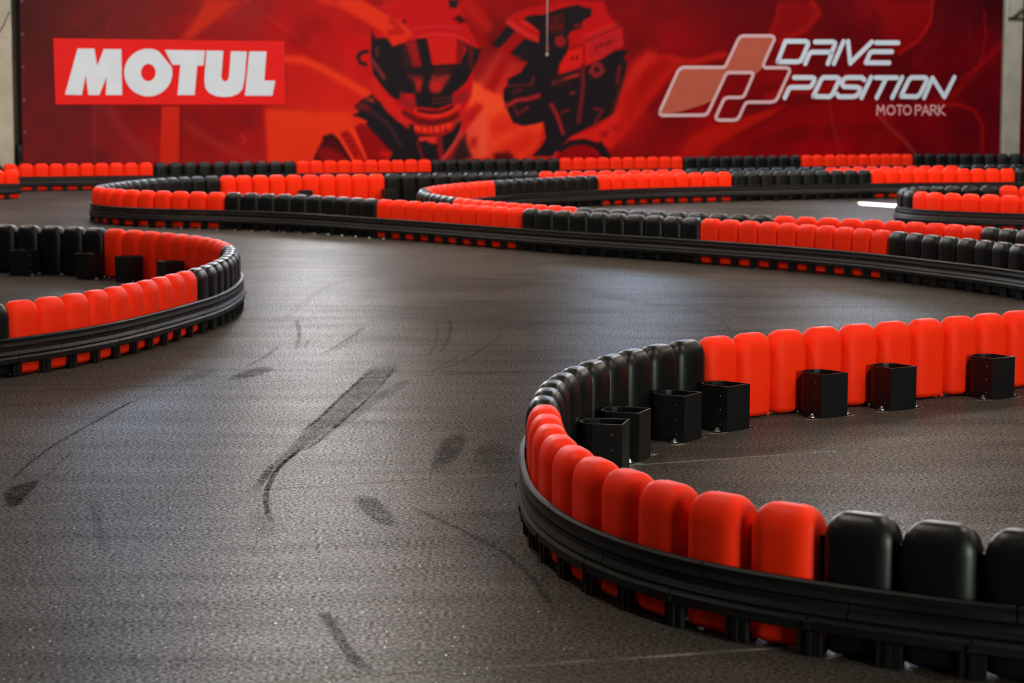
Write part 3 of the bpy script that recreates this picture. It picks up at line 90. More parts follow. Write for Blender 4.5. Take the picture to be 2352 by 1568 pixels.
LETT={"panel":[[[-6.871,2.236],[-3.268,2.225],[-3.26,1.247],[-6.856,1.251]]],"motul":[[[-6.509,2.085],[-6.253,2.087],[-6.217,1.825],[-6.109,2.082],[-5.841,2.081],[-5.843,1.391],[-6.092,1.391],[-6.073,1.67],[-6.191,1.391],[-6.359,1.391],[-6.393,1.688],[-6.457,1.391],[-6.712,1.397]],[[-5.17,2.076],[-4.54,2.071],[-4.567,1.843],[-4.666,1.839],[-4.712,1.391],[-4.981,1.391],[-4.93,1.851],[-5.052,1.851]],[[-4.515,2.071],[-4.248,2.069],[-4.286,1.676],[-4.274,1.626],[-4.227,1.597],[-4.179,1.627],[-4.162,1.676],[-4.128,2.064],[-3.874,2.062],[-3.916,1.617],[-3.953,1.478],[-4.022,1.408],[-4.137,1.368],[-4.261,1.362],[-4.384,1.378],[-4.487,1.427],[-4.543,1.507],[-4.556,1.616]],[[-3.834,2.063],[-3.557,2.065],[-3.597,1.614],[-3.419,1.615],[-3.469,1.382],[-3.912,1.382]]],"motul_o":[[[-5.056,1.733],[-5.061,1.676],[-5.076,1.62],[-5.099,1.568],[-5.131,1.519],[-5.17,1.476],[-5.215,1.439],[-5.266,1.409],[-5.321,1.387],[-5.378,1.374],[-5.437,1.37],[-5.495,1.374],[-5.552,1.387],[-5.606,1.409],[-5.655,1.438],[-5.699,1.475],[-5.736,1.518],[-5.766,1.566],[-5.787,1.618],[-5.8,1.673],[-5.804,1.73],[-5.798,1.786],[-5.784,1.841],[-5.76,1.893],[-5.729,1.941],[-5.691,1.984],[-5.646,2.021],[-5.595,2.051],[-5.541,2.073],[-5.484,2.087],[-5.426,2.092],[-5.367,2.088],[-5.31,2.075],[-5.261,2.05],[-5.073,1.827],[-5.06,1.789]],[[-5.316,1.731],[-5.318,1.711],[-5.323,1.691],[-5.33,1.672],[-5.34,1.654],[-5.352,1.638],[-5.365,1.625],[-5.381,1.614],[-5.398,1.606],[-5.415,1.601],[-5.433,1.599],[-5.451,1.601],[-5.469,1.606],[-5.485,1.614],[-5.5,1.624],[-5.514,1.638],[-5.525,1.653],[-5.534,1.671],[-5.541,1.69],[-5.545,1.71],[-5.546,1.731],[-5.544,1.751],[-5.539,1.771],[-5.532,1.79],[-5.523,1.808],[-5.511,1.824],[-5.497,1.837],[-5.481,1.848],[-5.465,1.856],[-5.447,1.861],[-5.429,1.862],[-5.411,1.861],[-5.394,1.856],[-5.377,1.848],[-5.362,1.838],[-5.349,1.824],[-5.337,1.809],[-5.328,1.791],[-5.321,1.772],[-5.318,1.752]]],"emblem_path":[[3.265,1.115],[3.6,1.792],[3.65,1.837],[3.712,1.854],[4.443,1.857],[4.488,1.874],[4.513,1.908],[4.73,2.323],[4.774,2.371],[4.831,2.389],[5.357,2.394],[5.409,2.38],[5.43,2.336],[5.23,1.934],[5.226,1.889],[5.263,1.856],[5.671,1.858],[5.724,1.841],[5.738,1.796],[5.517,1.359],[5.467,1.297],[5.389,1.274],[4.95,1.274],[4.893,1.257],[4.861,1.212],[4.774,1.032],[4.73,0.985],[4.66,0.971],[4.392,0.972],[4.341,0.987],[4.325,1.028],[4.458,1.297],[4.495,1.339],[4.565,1.353],[4.782,1.353],[4.84,1.368],[4.871,1.404],[5.023,1.719],[5.026,1.755],[4.988,1.773],[4.566,1.772],[4.521,1.757],[4.494,1.723],[4.199,1.146],[4.15,1.074],[4.087,1.057],[3.328,1.054],[3.278,1.071]],"emblem_fill":[[3.278,1.071],[3.6,1.792],[3.65,1.837],[3.712,1.854],[4.443,1.857],[4.488,1.874],[4.513,1.908],[4.73,2.323],[4.774,2.371],[4.831,2.389],[5.357,2.394],[5.409,2.38],[5.43,2.336],[5.23,1.934],[5.218,1.855],[5.046,1.731],[5.023,1.755],[4.988,1.773],[4.566,1.772],[4.521,1.757],[4.494,1.723],[4.254,1.303],[4.047,1.225],[3.733,1.136],[3.558,1.098]],"name":[[[5.501,1.959],[5.648,2.306],[6.036,2.31],[6.082,2.293],[6.091,2.257],[5.991,2.046],[5.95,1.98],[5.892,1.961],[5.501,1.959]],[[6.229,2.301],[6.583,2.305],[6.626,2.283],[6.618,2.24],[6.561,2.13],[6.165,2.127],[6.116,2.09],[6.043,1.93]],[[6.561,2.13],[6.554,2.079],[6.489,1.933]],[[6.794,2.314],[6.607,1.933]],[[6.884,2.315],[6.933,1.942],[7.358,2.312]],[[7.444,2.298],[7.893,2.302]],[[7.767,2.146],[7.37,2.143],[7.328,2.121],[7.246,1.952],[7.719,1.954]],[[5.83,1.693],[6.19,1.694],[6.228,1.677],[6.225,1.64],[6.176,1.553],[6.126,1.527],[5.775,1.526],[5.729,1.501],[5.653,1.349]],[[6.21,1.371],[6.359,1.655],[6.409,1.695],[6.672,1.696],[6.714,1.674],[6.707,1.627],[6.593,1.407],[6.534,1.366],[6.21,1.371]],[[7.223,1.658],[7.174,1.697],[6.867,1.696],[6.8,1.656],[6.776,1.583],[6.819,1.536],[7.075,1.532],[7.144,1.503],[7.129,1.444],[7.078,1.386],[7.01,1.366],[6.721,1.366],[6.686,1.407]],[[7.36,1.702],[7.173,1.349]],[[7.449,1.695],[7.882,1.697]],[[7.657,1.674],[7.48,1.349]],[[7.989,1.704],[7.794,1.349]],[[7.968,1.371],[8.126,1.66],[8.177,1.7],[8.458,1.701],[8.493,1.679],[8.486,1.631],[8.36,1.408],[8.3,1.366],[7.968,1.371]],[[8.449,1.349],[8.613,1.694],[8.869,1.36],[9.067,1.708]]],"tag":[[[7.495,1.053],[7.5,1.216],[7.566,1.112],[7.619,1.216],[7.645,1.053]],[[7.85,1.134],[7.845,1.104],[7.829,1.079],[7.804,1.063],[7.775,1.057],[7.746,1.063],[7.721,1.08],[7.704,1.105],[7.697,1.134],[7.702,1.164],[7.718,1.188],[7.743,1.205],[7.772,1.211],[7.801,1.205],[7.826,1.188],[7.843,1.163],[7.85,1.134]],[[7.893,1.212],[8.001,1.212]],[[7.947,1.212],[7.951,1.052]],[[8.185,1.133],[8.18,1.103],[8.164,1.078],[8.139,1.062],[8.11,1.056],[8.08,1.062],[8.055,1.079],[8.038,1.104],[8.031,1.133],[8.036,1.163],[8.052,1.188],[8.077,1.205],[8.106,1.21],[8.135,1.205],[8.161,1.188],[8.178,1.163],[8.185,1.133]],[[8.281,1.048],[8.277,1.212],[8.356,1.212],[8.392,1.177],[8.358,1.133],[8.283,1.133]],[[8.413,1.047],[8.484,1.211],[8.559,1.047]],[[8.447,1.103],[8.53,1.102]],[[8.594,1.047],[8.59,1.211],[8.673,1.211],[8.709,1.177],[8.67,1.132],[8.596,1.132]],[[8.657,1.132],[8.722,1.047]],[[8.756,1.214],[8.76,1.046]],[[8.867,1.214],[8.764,1.124],[8.89,1.046]]]}
MARKS=[[None,0.5,[[-0.789,12.69],[-0.711,12.811],[-0.63,12.813],[-0.719,11.55],[-0.777,10.822],[-0.838,10.166],[-0.892,9.794],[-0.953,9.284],[-0.976,8.922],[-1.013,9.022],[-0.981,9.56],[-0.927,10.634],[-0.857,11.631]]],[0.0104,0.6,[[-0.634,12.732],[-0.708,11.551],[-0.774,10.779],[-0.847,10.039],[-0.9,9.676]]],[0.0107,0.5,[[-0.767,12.533],[-0.851,11.548],[-0.898,10.777],[-0.964,10.164]]],[0.0118,0.75,[[-0.897,9.854],[-0.946,9.392],[-0.953,9.023],[-0.944,8.728],[-0.91,8.407],[-0.858,8.109]]],[None,0.35,[[-0.561,12.197],[-0.662,11.719],[-0.742,11.229],[-0.815,10.636],[-0.824,10.362],[-0.754,10.498],[-0.656,11.23],[-0.528,11.981]]],[None,0.4,[[-1.008,8.971],[-1.009,9.392],[-0.973,9.337],[-0.974,8.824],[-1.011,8.775]]],[None,0.55,[[-0.337,9.238],[-0.301,10.11],[-0.202,10.175],[-0.231,9.48]]],[None,0.3,[[-0.181,9.403],[-0.107,10.05],[0.027,9.689],[-0.045,9.296]]],[None,0.5,[[-0.608,8.619],[-0.518,8.62],[-0.461,8.413],[-0.408,8.065],[-0.495,8.113]]],[None,0.8,[[-1.949,8.696],[-1.937,8.89],[-1.869,8.991],[-1.839,8.604],[-1.834,8.335],[-1.881,8.44]]],[0.0095,0.6,[[-1.973,8.86],[-1.994,9.324],[-1.989,9.839],[-1.959,10.279],[-1.921,10.732],[-1.876,11.274]]],[0.0071,0.35,[[-1.868,9.011],[-1.873,9.435],[-1.873,9.721]]],[None,0.6,[[-1.523,12.071],[-1.467,12.482],[-1.393,12.679],[-1.308,12.601],[-1.351,12.294],[-1.428,12.146]]],[None,0.3,[[-1.772,11.96],[-1.736,12.363],[-1.62,12.557],[-1.641,12.178]]],[0.0086,0.3,[[-1.969,10.549],[-1.877,11.211],[-1.791,11.785],[-1.677,12.105]]],[0.0138,0.5,[[-1.271,13.438],[-1.34,14.414],[-1.423,15.194],[-1.324,15.253]]],[0.0131,0.3,[[-1.232,13.573],[-1.247,14.043]]],[0.0187,0.4,[[-1.101,13.244],[-1.024,13.927],[-0.987,14.345],[-0.954,14.816]]],[0.0104,0.3,[[-1.05,13.398],[-0.97,14.097]]],[0.0101,0.5,[[-0.443,12.5],[-0.308,12.839],[-0.171,13.594],[-0.058,14.364]]],[0.0098,0.35,[[-0.421,12.539],[-0.306,13.259]]],[0.0136,0.4,[[-0.434,15.388],[-0.392,14.695],[-0.4,13.821],[-0.428,13.365]]],[0.0134,0.25,[[-0.512,15.101],[-0.462,14.181],[-0.479,13.148]]],[0.0125,0.45,[[-1.398,13.685],[-1.425,13.088],[-1.478,12.677]]],[0.0129,0.5,[[-0.398,8.458],[-0.276,8.199],[-0.144,7.893],[-0.037,7.615],[0.036,7.335],[0.089,7.043],[0.135,6.632]]],[0.0194,0.5,[[-0.57,6.709],[-0.542,6.636],[-0.503,6.463],[-0.452,6.234],[-0.383,5.997]]],[0.0182,0.22,[[-1.574,8.534],[-1.461,8.021],[-1.356,7.529]]],[0.0107,0.25,[[-1.433,7.253],[-1.327,7.06],[-1.241,6.877]]],[None,0.2,[[-0.978,8.276],[-0.924,8.363],[-0.822,7.988],[-0.862,7.792]]],[0.0177,0.2,[[1.007,16.344],[1.244,16.188],[1.395,15.142],[1.375,14.47]]],[0.0394,0.12,[[-1.525,14.941],[-1.416,17.897],[-1.006,19.167]]],[0.1,0.12,[[1.182,16.187],[0.837,16.674],[0.417,17.749],[-0.269,18.535],[-0.99,18.858]]],[0.0737,0.1,[[-0.547,16.308],[0.075,16.656],[0.669,15.708]]]]
SEAMS=[["light",[-2.325,8.2],[3.047,10.446]],["dark",[-3.214,11.395],[4.006,13.79]],["light",[-0.982,5.793],[1.951,6.621]]]
SUNPATCH=[[4.696,31.199],[4.585,30.228],[5.167,29.241],[5.356,30.316]]

# ------------------------------------------------------------------ helpers
def srgb(c):
    out = []
    for v in c[:3]:
        v = v / 255.0
        out.append(v / 12.92 if v <= 0.04045 else ((v + 0.055) / 1.055) ** 2.4)
    return tuple(out)


def tag(o, label=None, cat=None, group=None, kind=None):
    if label: o['label'] = label
    if cat: o['category'] = cat
    if group: o['group'] = group
    if kind: o['kind'] = kind
    return o


def empty(name, loc=(0, 0, 0)):
    o = bpy.data.objects.new(name, None)
    o.empty_display_size = 0.2
    o.location = loc
    COL.objects.link(o)
    return o


def link(name, me, parent=None, loc=None, rz=None):
    o = bpy.data.objects.new(name, me)
    COL.objects.link(o)
    if loc is not None: o.location = loc
    if rz is not None: o.rotation_euler = (0, 0, rz)
    if parent is not None: o.parent = parent
    return o


def mesh(name, verts, faces, mat=None, smooth=False):
    me = bpy.data.meshes.new(name)
    me.from_pydata([tuple(v) for v in verts], [], [tuple(f) for f in faces])
    if mat: me.materials.append(mat)
    if smooth:
        me.polygons.foreach_set('use_smooth', [True] * len(me.polygons))
    me.update()
    return me


class MB:
    """collects boxes, tubes and prisms for one mesh"""
    def __init__(self):
        self.v, self.f = [], []

    def box(self, x0, x1, y0, y1, z0, z1):
        b = len(self.v)
        self.v += [(x0, y0, z0), (x1, y0, z0), (x1, y1, z0), (x0, y1, z0), (x0, y0, z1), (x1, y0, z1), (x1, y1, z1), (x0, y1, z1)]
        self.f += [tuple(b + i for i in q) for q in ((0, 3, 2, 1), (4, 5, 6, 7), (0, 1, 5, 4), (1, 2, 6, 5), (2, 3, 7, 6), (3, 0, 4, 7))]
        return self

    def prism(self, pts, z0, z1):
        b, n = len(self.v), len(pts)
        self.v += [(x, y, z0) for x, y in pts] + [(x, y, z1) for x, y in pts]
        for i in range(n):
            j = (i + 1) % n
            self.f.append((b + i, b + j, b + n + j, b + n + i))
        self.f.append(tuple(b + n + i for i in range(n)))
        self.f.append(tuple(b + i for i in reversed(range(n))))
        return self

    def disc(self, cx, cy, r, z0, z1, n=12, r1=None):
        r1 = r if r1 is None else r1
        b = len(self.v)
        for k in range(n):
            a = 2 * math.pi * k / n
            self.v.append((cx + r * math.cos(a), cy + r * math.sin(a), z0))
        for k in range(n):
            a = 2 * math.pi * k / n
            self.v.append((cx + r1 * math.cos(a), cy + r1 * math.sin(a), z1))
        for i in range(n):
            j = (i + 1) % n
            self.f.append((b + i, b + j, b + n + j, b + n + i))
        self.f.append(tuple(b + n + i for i in range(n)))
        return self

    def tube(self, pts, r, n=8):
        pts = [Vector(p) for p in pts]
        b0 = len(self.v)
        for i, p in enumerate(pts):
            t = (pts[min(i + 1, len(pts) - 1)] - pts[max(i - 1, 0)]).normalized()
            a = Vector((0, 0, 1)) if abs(t.z) < 0.9 else Vector((1, 0, 0))
            s = t.cross(a).normalized()
            w = s.cross(t)
            for k in range(n):
                q = 2 * math.pi * k / n
                self.v.append(tuple(p + s * (r * math.cos(q)) + w * (r * math.sin(q))))
        for i in range(len(pts) - 1):
            for k in range(n):
                k2 = (k + 1) % n
                self.f.append((b0 + i * n + k, b0 + i * n + k2, b0 + (i + 1) * n + k2, b0 + (i + 1) * n + k))
        self.f.append(tuple(b0 + k for k in reversed(range(n))))
        self.f.append(tuple(b0 + (len(pts) - 1) * n + k for k in range(n)))
        return self

    def mesh(self, name, mat, smooth=False):
        return mesh(name, self.v, self.f, mat, smooth)


# ------------------------------------------------------------------ materials
def new_mat(name):
    m = bpy.data.materials.new(name)
    m.use_nodes = True
    nt = m.node_tree
    return m, nt, nt.nodes['Principled BSDF']


def N(nt, kind, **kw):
    n = nt.nodes.new(kind)
    for k, v in kw.items():
        if k in n.inputs: n.inputs[k].default_value = v
        else: setattr(n, k, v)
    return n


def ramp(nt, stops):
    r = nt.nodes.new('ShaderNodeValToRGB')
    cr = r.color_ramp
    while len(cr.elements) > 1: cr.elements.remove(cr.elements[-1])
    cr.elements[0].position = stops[0][0]
    cr.elements[0].color = (*stops[0][1], 1)
    for p, c in stops[1:]:
        e = cr.elements.new(p)
        e.color = (*c, 1)
    return r


def plastic(name, c0, c1, rough, spec=0.5, scuff=0.03):
    """moulded plastic: slow tint change, fine orange-peel relief, faint scuffs in the gloss"""
    m, nt, b = new_mat(name)
    tc = N(nt, 'ShaderNodeTexCoord')
    n1 = N(nt, 'ShaderNodeTexNoise', Scale=3.0, Detail=3.0)
    nt.links.new(tc.outputs['Object'], n1.inputs['Vector'])
    r = ramp(nt, [(0.3, c0), (0.7, c1)])
    nt.links.new(n1.outputs['Fac'], r.inputs['Fac'])
    nt.links.new(r.outputs['Color'], b.inputs['Base Color'])
    n2 = N(nt, 'ShaderNodeTexNoise', Scale=24.0, Detail=6.0)
    nt.links.new(tc.outputs['Object'], n2.inputs['Vector'])
    mp = N(nt, 'ShaderNodeMapRange')
    mp.inputs['To Min'].default_value = rough - scuff
    mp.inputs['To Max'].default_value = rough + scuff * 2
    nt.links.new(n2.outputs['Fac'], mp.inputs['Value'])
    nt.links.new(mp.outputs['Result'], b.inputs['Roughness'])
    n3 = N(nt, 'ShaderNodeTexNoise', Scale=420.0, Detail=2.0)
    nt.links.new(tc.outputs['Object'], n3.inputs['Vector'])
    bp = N(nt, 'ShaderNodeBump', Strength=0.08, Distance=0.001)
    nt.links.new(n3.outputs['Fac'], bp.inputs['Height'])
    nt.links.new(bp.outputs['Normal'], b.inputs['Normal'])
    b.inputs['Specular IOR Level'].default_value = spec
    return m


M_RED = plastic('red_plastic', (0.84, 0.021, 0.003), (0.92, 0.029, 0.004), 0.50, 0.10)
M_BLACK = plastic('black_plastic', (0.003, 0.003, 0.003), (0.005, 0.005, 0.0048), 0.38, 0.24)
M_FOOT = plastic('black_bracket_plastic', (0.003, 0.003, 0.0035), (0.005, 0.005, 0.005), 0.5, 0.3)
M_STEEL_BLACK = plastic('black_painted_steel', (0.003, 0.003, 0.0035), (0.005, 0.005, 0.0055), 0.40, 0.3)


def rail_material():
    m, nt, b = new_mat('black_rail_rubber')
    tc = N(nt, 'ShaderNodeTexCoord')
    mpn = N(nt, 'ShaderNodeMapping')
    mpn.inputs['Scale'].default_value = (2.5, 2.5, 60.0)
    nt.links.new(tc.outputs['Object'], mpn.inputs['Vector'])
    n1 = N(nt, 'ShaderNodeTexNoise', Scale=1.0, Detail=5.0)
    nt.links.new(mpn.outputs['Vector'], n1.inputs['Vector'])
    r = ramp(nt, [(0.35, (0.004, 0.004, 0.0043)), (0.62, (0.010, 0.0095, 0.010)), (0.8, (0.034, 0.032, 0.032))])
    nt.links.new(n1.outputs['Fac'], r.inputs['Fac'])
    nt.links.new(r.outputs['Color'], b.inputs['Base Color'])
    mp = N(nt, 'ShaderNodeMapRange')
    mp.inputs['To Min'].default_value = 0.34
    mp.inputs['To Max'].default_value = 0.62
    nt.links.new(n1.outputs['Fac'], mp.inputs['Value'])
    nt.links.new(mp.outputs['Result'], b.inputs['Roughness'])
    bp = N(nt, 'ShaderNodeBump', Strength=0.25, Distance=0.003)
    nt.links.new(n1.outputs['Fac'], bp.inputs['Height'])
    nt.links.new(bp.outputs['Normal'], b.inputs['Normal'])
    b.inputs['Specular IOR Level'].default_value = 0.2
    return m


M_RAIL = rail_material()


def metal(name, col, rough):
    m, nt, b = new_mat(name)
    n1 = N(nt, 'ShaderNodeTexNoise', Scale=60.0, Detail=3.0)
    r = ramp(nt, [(0.3, tuple(c * 0.7 for c in col)), (0.7, col)])
    nt.links.new(n1.outputs['Fac'], r.inputs['Fac'])
    nt.links.new(r.outputs['Color'], b.inputs['Base Color'])
    b.inputs['Metallic'].default_value = 1.0
    b.inputs['Roughness'].default_value = rough
    return m


M_BOLT = metal('zinc_bolt', (0.75, 0.78, 0.8), 0.3)
M_SCREW = metal('dark_screw', (0.10, 0.09, 0.09), 0.35)
M_EYELET = metal('eyelet_metal', (0.6, 0.58, 0.56), 0.35)


def floor_material():
    m, nt, b = new_mat('asphalt_floor')
    tc = N(nt, 'ShaderNodeTexCoord')
    L = nt.links.new
    grain = N(nt, 'ShaderNodeTexNoise', Scale=75.0, Detail=5.0, Roughness=0.78)
    L(tc.outputs['Object'], grain.inputs['Vector'])
    blot = N(nt, 'ShaderNodeTexNoise', Scale=0.55, Detail=5.0, Roughness=0.6)
    L(tc.outputs['Object'], blot.inputs['Vector'])
    # rubber laid down along the driving line: streaky noise
    mp = N(nt, 'ShaderNodeMapping')
    mp.inputs['Rotation'].default_value = (0, 0, math.radians(-40))
    mp.inputs['Scale'].default_value = (0.5, 3.5, 1.0)
    L(tc.outputs['Object'], mp.inputs['Vector'])
    streak = N(nt, 'ShaderNodeTexNoise', Scale=1.6, Detail=6.0, Roughness=0.6)
    L(mp.outputs['Vector'], streak.inputs['Vector'])
    rg = ramp(nt, [(0.37, (0.009, 0.0076, 0.0067)), (0.50, (0.044, 0.0374, 0.0330)), (0.63, (0.120, 0.1020, 0.0900))])
    L(grain.outputs['Fac'], rg.inputs['Fac'])
    rb = ramp(nt, [(0.30, (0.70, 0.68, 0.64)), (0.55, (1.0, 0.98, 0.95)), (0.75, (1.2, 1.17, 1.14))])
    L(blot.outputs['Fac'], rb.inputs['Fac'])
    rs = ramp(nt, [(0.32, (0.74, 0.74, 0.72)), (0.55, (1.0, 1.0, 1.0)), (0.8, (1.12, 1.12, 1.12))])
    L(streak.outputs['Fac'], rs.inputs['Fac'])
    m1 = N(nt, 'ShaderNodeMix', data_type='RGBA', blend_type='MULTIPLY')
    m1.inputs['Factor'].default_value = 1.0
    L(rg.outputs['Color'], m1.inputs['A']); L(rb.outputs['Color'], m1.inputs['B'])
    m2 = N(nt, 'ShaderNodeMix', data_type='RGBA', blend_type='MULTIPLY')
    m2.inputs['Factor'].default_value = 0.8
    L(m1.outputs['Result'], m2.inputs['A']); L(rs.outputs['Color'], m2.inputs['B'])
    bp = N(nt, 'ShaderNodeBump', Strength=0.25, Distance=0.004)
    L(grain.outputs['Fac'], bp.inputs['Height'])
    # sealed stone grains glint, the pits between them stay dull
    dif = N(nt, 'ShaderNodeBsdfDiffuse')
    L(m2.outputs['Result'], dif.inputs['Color'])
    L(bp.outputs['Normal'], dif.inputs['Normal'])
    glo = N(nt, 'ShaderNodeBsdfAnisotropic')
    glo.inputs['Roughness'].default_value = 0.25
    L(bp.outputs['Normal'], glo.inputs['Normal'])
    rf = ramp(nt, [(0.40, (0.006, 0.006, 0.006)), (0.52, (0.030, 0.030, 0.030)), (0.66, (0.11, 0.11, 0.11))])
    L(grain.outputs['Fac'], rf.inputs['Fac'])
    lw = N(nt, 'ShaderNodeLayerWeight')            # polish shows more at a glancing angle
    lw.inputs['Blend'].default_value = 0.5
    gz_ = N(nt, 'ShaderNodeMapRange')
    gz_.inputs['From Min'].default_value = 0.84
    gz_.inputs['From Max'].default_value = 0.95
    gz_.inputs['To Min'].default_value = 1.9
    gz_.inputs['To Max'].default_value = 3.0
    L(lw.outputs['Facing'], gz_.inputs['Value'])
    mg = N(nt, 'ShaderNodeMath', operation='MULTIPLY')
    L(rf.outputs['Color'], mg.inputs[0]); L(gz_.outputs['Result'], mg.inputs[1])
    mf = N(nt, 'ShaderNodeMath', operation='MULTIPLY')
    L(mg.outputs[0], mf.inputs[0]); L(rs.outputs['Color'], mf.inputs[1])
    mx = N(nt, 'ShaderNodeMixShader')
    L(mf.outputs[0], mx.inputs['Fac'])
    L(dif.outputs[0], mx.inputs[1]); L(glo.outputs[0], mx.inputs[2])
    L(mx.outputs[0], nt.nodes['Material Output'].inputs['Surface'])
    nt.nodes.remove(b)
    return m


M_FLOOR = floor_material()


def mark_material(name, col, strength, scale=9.0, fine=150.0):
    """rubber laid on the asphalt: broken up by noise, see-through between the grains"""
    m, nt, b = new_mat(name)
    L = nt.links.new
    tc = N(nt, 'ShaderNodeTexCoord')
    n1 = N(nt, 'ShaderNodeTexNoise', Scale=scale, Detail=5.0, Roughness=0.65)
    L(tc.outputs['Object'], n1.inputs['Vector'])
    n2 = N(nt, 'ShaderNodeTexNoise', Scale=fine, Detail=2.0)
    L(tc.outputs['Object'], n2.inputs['Vector'])
    at = N(nt, 'ShaderNodeAttribute', attribute_name='cover')
    r1 = ramp(nt, [(0.34, (0.15, 0.15, 0.15)), (0.60, (1, 1, 1))])
    L(n1.outputs['Fac'], r1.inputs['Fac'])
    r2 = ramp(nt, [(0.36, (1, 1, 1)), (0.68, (0.35, 0.35, 0.35))])
    L(n2.outputs['Fac'], r2.inputs['Fac'])
    a = N(nt, 'ShaderNodeMath', operation='MULTIPLY')
    L(r1.outputs['Color'], a.inputs[0]); L(r2.outputs['Color'], a.inputs[1])
    c = N(nt, 'ShaderNodeMath', operation='MULTIPLY')
    L(a.outputs[0], c.inputs[0]); L(at.outputs['Fac'], c.inputs[1])
    d = N(nt, 'ShaderNodeMath', operation='MULTIPLY')
    L(c.outputs[0], d.inputs[0]); d.inputs[1].default_value = strength
    L(d.outputs[0], b.inputs['Alpha'])
    b.inputs['Base Color'].default_value = (*col, 1)
    b.inputs['Roughness'].default_value = 0.9
    b.inputs['Specular IOR Level'].default_value = 0.0
    return m


M_SEAM_LIGHT = mark_material('worn_joint_filler', (0.26, 0.24, 0.22), 0.9, 5.0)
M_SEAM_DARK = mark_material('open_joint', (0.008, 0.007, 0.006), 0.85, 4.0)
M_DUST = mark_material('drill_dust', (0.42, 0.40, 0.37), 0.8, 40.0)


def paint_wall(name, c0, c1, rough=0.75, scale=1.2):
    m, nt, b = new_mat(name)
    tc = N(nt, 'ShaderNodeTexCoord')
    n1 = N(nt, 'ShaderNodeTexNoise', Scale=scale, Detail=6.0)
    nt.links.new(tc.outputs['Object'], n1.inputs['Vector'])
    r = ramp(nt, [(0.35, c0), (0.65, c1)])
    nt.links.new(n1.outputs['Fac'], r.inputs['Fac'])
    nt.links.new(r.outputs['Color'], b.inputs['Base Color'])
    b.inputs['Roughness'].default_value = rough
    bp = N(nt, 'ShaderNodeBump', Strength=0.15, Distance=0.004)
    n2 = N(nt, 'ShaderNodeTexNoise', Scale=35.0, Detail=3.0)
    nt.links.new(tc.outputs['Object'], n2.inputs['Vector'])
    nt.links.new(n2.outputs['Fac'], bp.inputs['Height'])
    nt.links.new(bp.outputs['Normal'], b.inputs['Normal'])
    return m


M_WALL = paint_wall('wall_paint', (0.16, 0.14, 0.11), (0.22, 0.195, 0.16))
M_SIDEWALL = paint_wall('side_wall_paint', (0.05, 0.047, 0.045), (0.07, 0.065, 0.06))
M_CEIL = paint_wall('ceiling_sheet', (0.03, 0.03, 0.031), (0.045, 0.045, 0.045))
M_COLUMN = paint_wall('column_paint', (0.36, 0.335, 0.265), (0.44, 0.41, 0.33), 0.6, 3.0)
M_RUST = paint_wall('brown_brace_paint', (0.05, 0.035, 0.022), (0.10, 0.075, 0.05), 0.6, 20.0)
M_CORD = paint_wall('pale_cord', (0.42, 0.36, 0.34), (0.5, 0.44, 0.42), 0.7, 30.0)

# ------------------------------------------------------------------ the hall
WD = Vector((0.92162, 0.38810, 0.0))       # along the banner wall, left to right
WN = Vector((-0.38810, 0.92162, 0.0))      # away from the camera
WO = Vector((-0.551575, 37.392517, 0.0))   # a point in the banner plane
WANG = math.atan2(WD.y, WD.x)


def on_wall(u, z, depth=0.0):
    p = WO + WD * u + WN * depth
    return Vector((p.x, p.y, z))


floor = link('floor', mesh('floor', [(-18, -8, 0), (20, -8, 0), (20, 48, 0), (-18, 48, 0)], [(0, 1, 2, 3)], M_FLOOR))
tag(floor, kind='structure')

mb = MB().box(-22, 26, 0.42, 0.62, 0, CEIL + 0.4)
tag(link('wall_back', mb.mesh('wall_back', M_WALL), None, WO, WANG), kind='structure')
tag(link('wall_left', MB().box(-14.2, -14, -8, 34, 0, CEIL + 0.4).mesh('wall_left', M_SIDEWALL)), kind='structure')
tag(link('wall_right', MB().box(15.8, 16, -8, 46, 0, CEIL + 0.4).mesh('wall_right', M_SIDEWALL)), kind='structure')
tag(link('wall_front', MB().box(-14.2, 16, -8.2, -8, 0, CEIL + 0.4).mesh('wall_front', M_SIDEWALL)), kind='structure')

# frames of the high windows above the banner and of the loading door (both out of the picture)
M_FRAME = paint_wall('window_frame_paint', (0.30, 0.30, 0.29), (0.36, 0.36, 0.35), 0.5, 5.0)
for k, (u_, wd_, _) in enumerate(HIGH_WINDOWS):
    a_, b2_ = u_ - wd_ / 2, u_ + wd_ / 2
    fr = MB()
    fr.box(a_ - 0.08, a_, -0.06, 0.42, 3.57, 6.33).box(b2_, b2_ + 0.08, -0.06, 0.42, 3.57, 6.33)
    fr.box(a_, b2_, -0.06, 0.42, 3.57, 3.65).box(a_, b2_, -0.06, 0.42, 6.25, 6.33)
    tag(link('window_%d' % (k + 1), fr.mesh('window_frame', M_FRAME), None, WO, WANG), kind='structure')

# ceiling with one slit: the sheet runs round an opening that lets the sun in
hole = []
for x, y in SUNPATCH:
    k = CEIL / -SUN_DIR.z
    hole.append((x - SUN_DIR.x * k, y - SUN_DIR.y * k))
outer = [(-14.2, 46), (-14.2, -8.2), (16, -8.2), (16, 46)]
hx = sorted(hole, key=lambda p: math.atan2(p[1] - sum(q[1] for q in hole) / 4, p[0] - sum(q[0] for q in hole) / 4))
cx = sum(p[0] for p in hole) / 4
cy = sum(p[1] for p in hole) / 4
ox = sorted(outer, key=lambda p: math.atan2(p[1] - cy, p[0] - cx))
v, f = [], []
for zz in (CEIL, CEIL + 0.2):
    v += [(x, y, zz) for x, y in ox] + [(x, y, zz) for x, y in hx]
for i in range(4):
    j = (i + 1) % 4
    f += [(i, 4 + i, 4 + j, j), (8 + i, 8 + j, 12 + j, 12 + i), (4 + i, 12 + i, 12 + j, 4 + j), (i, j, 8 + j, 8 + i)]
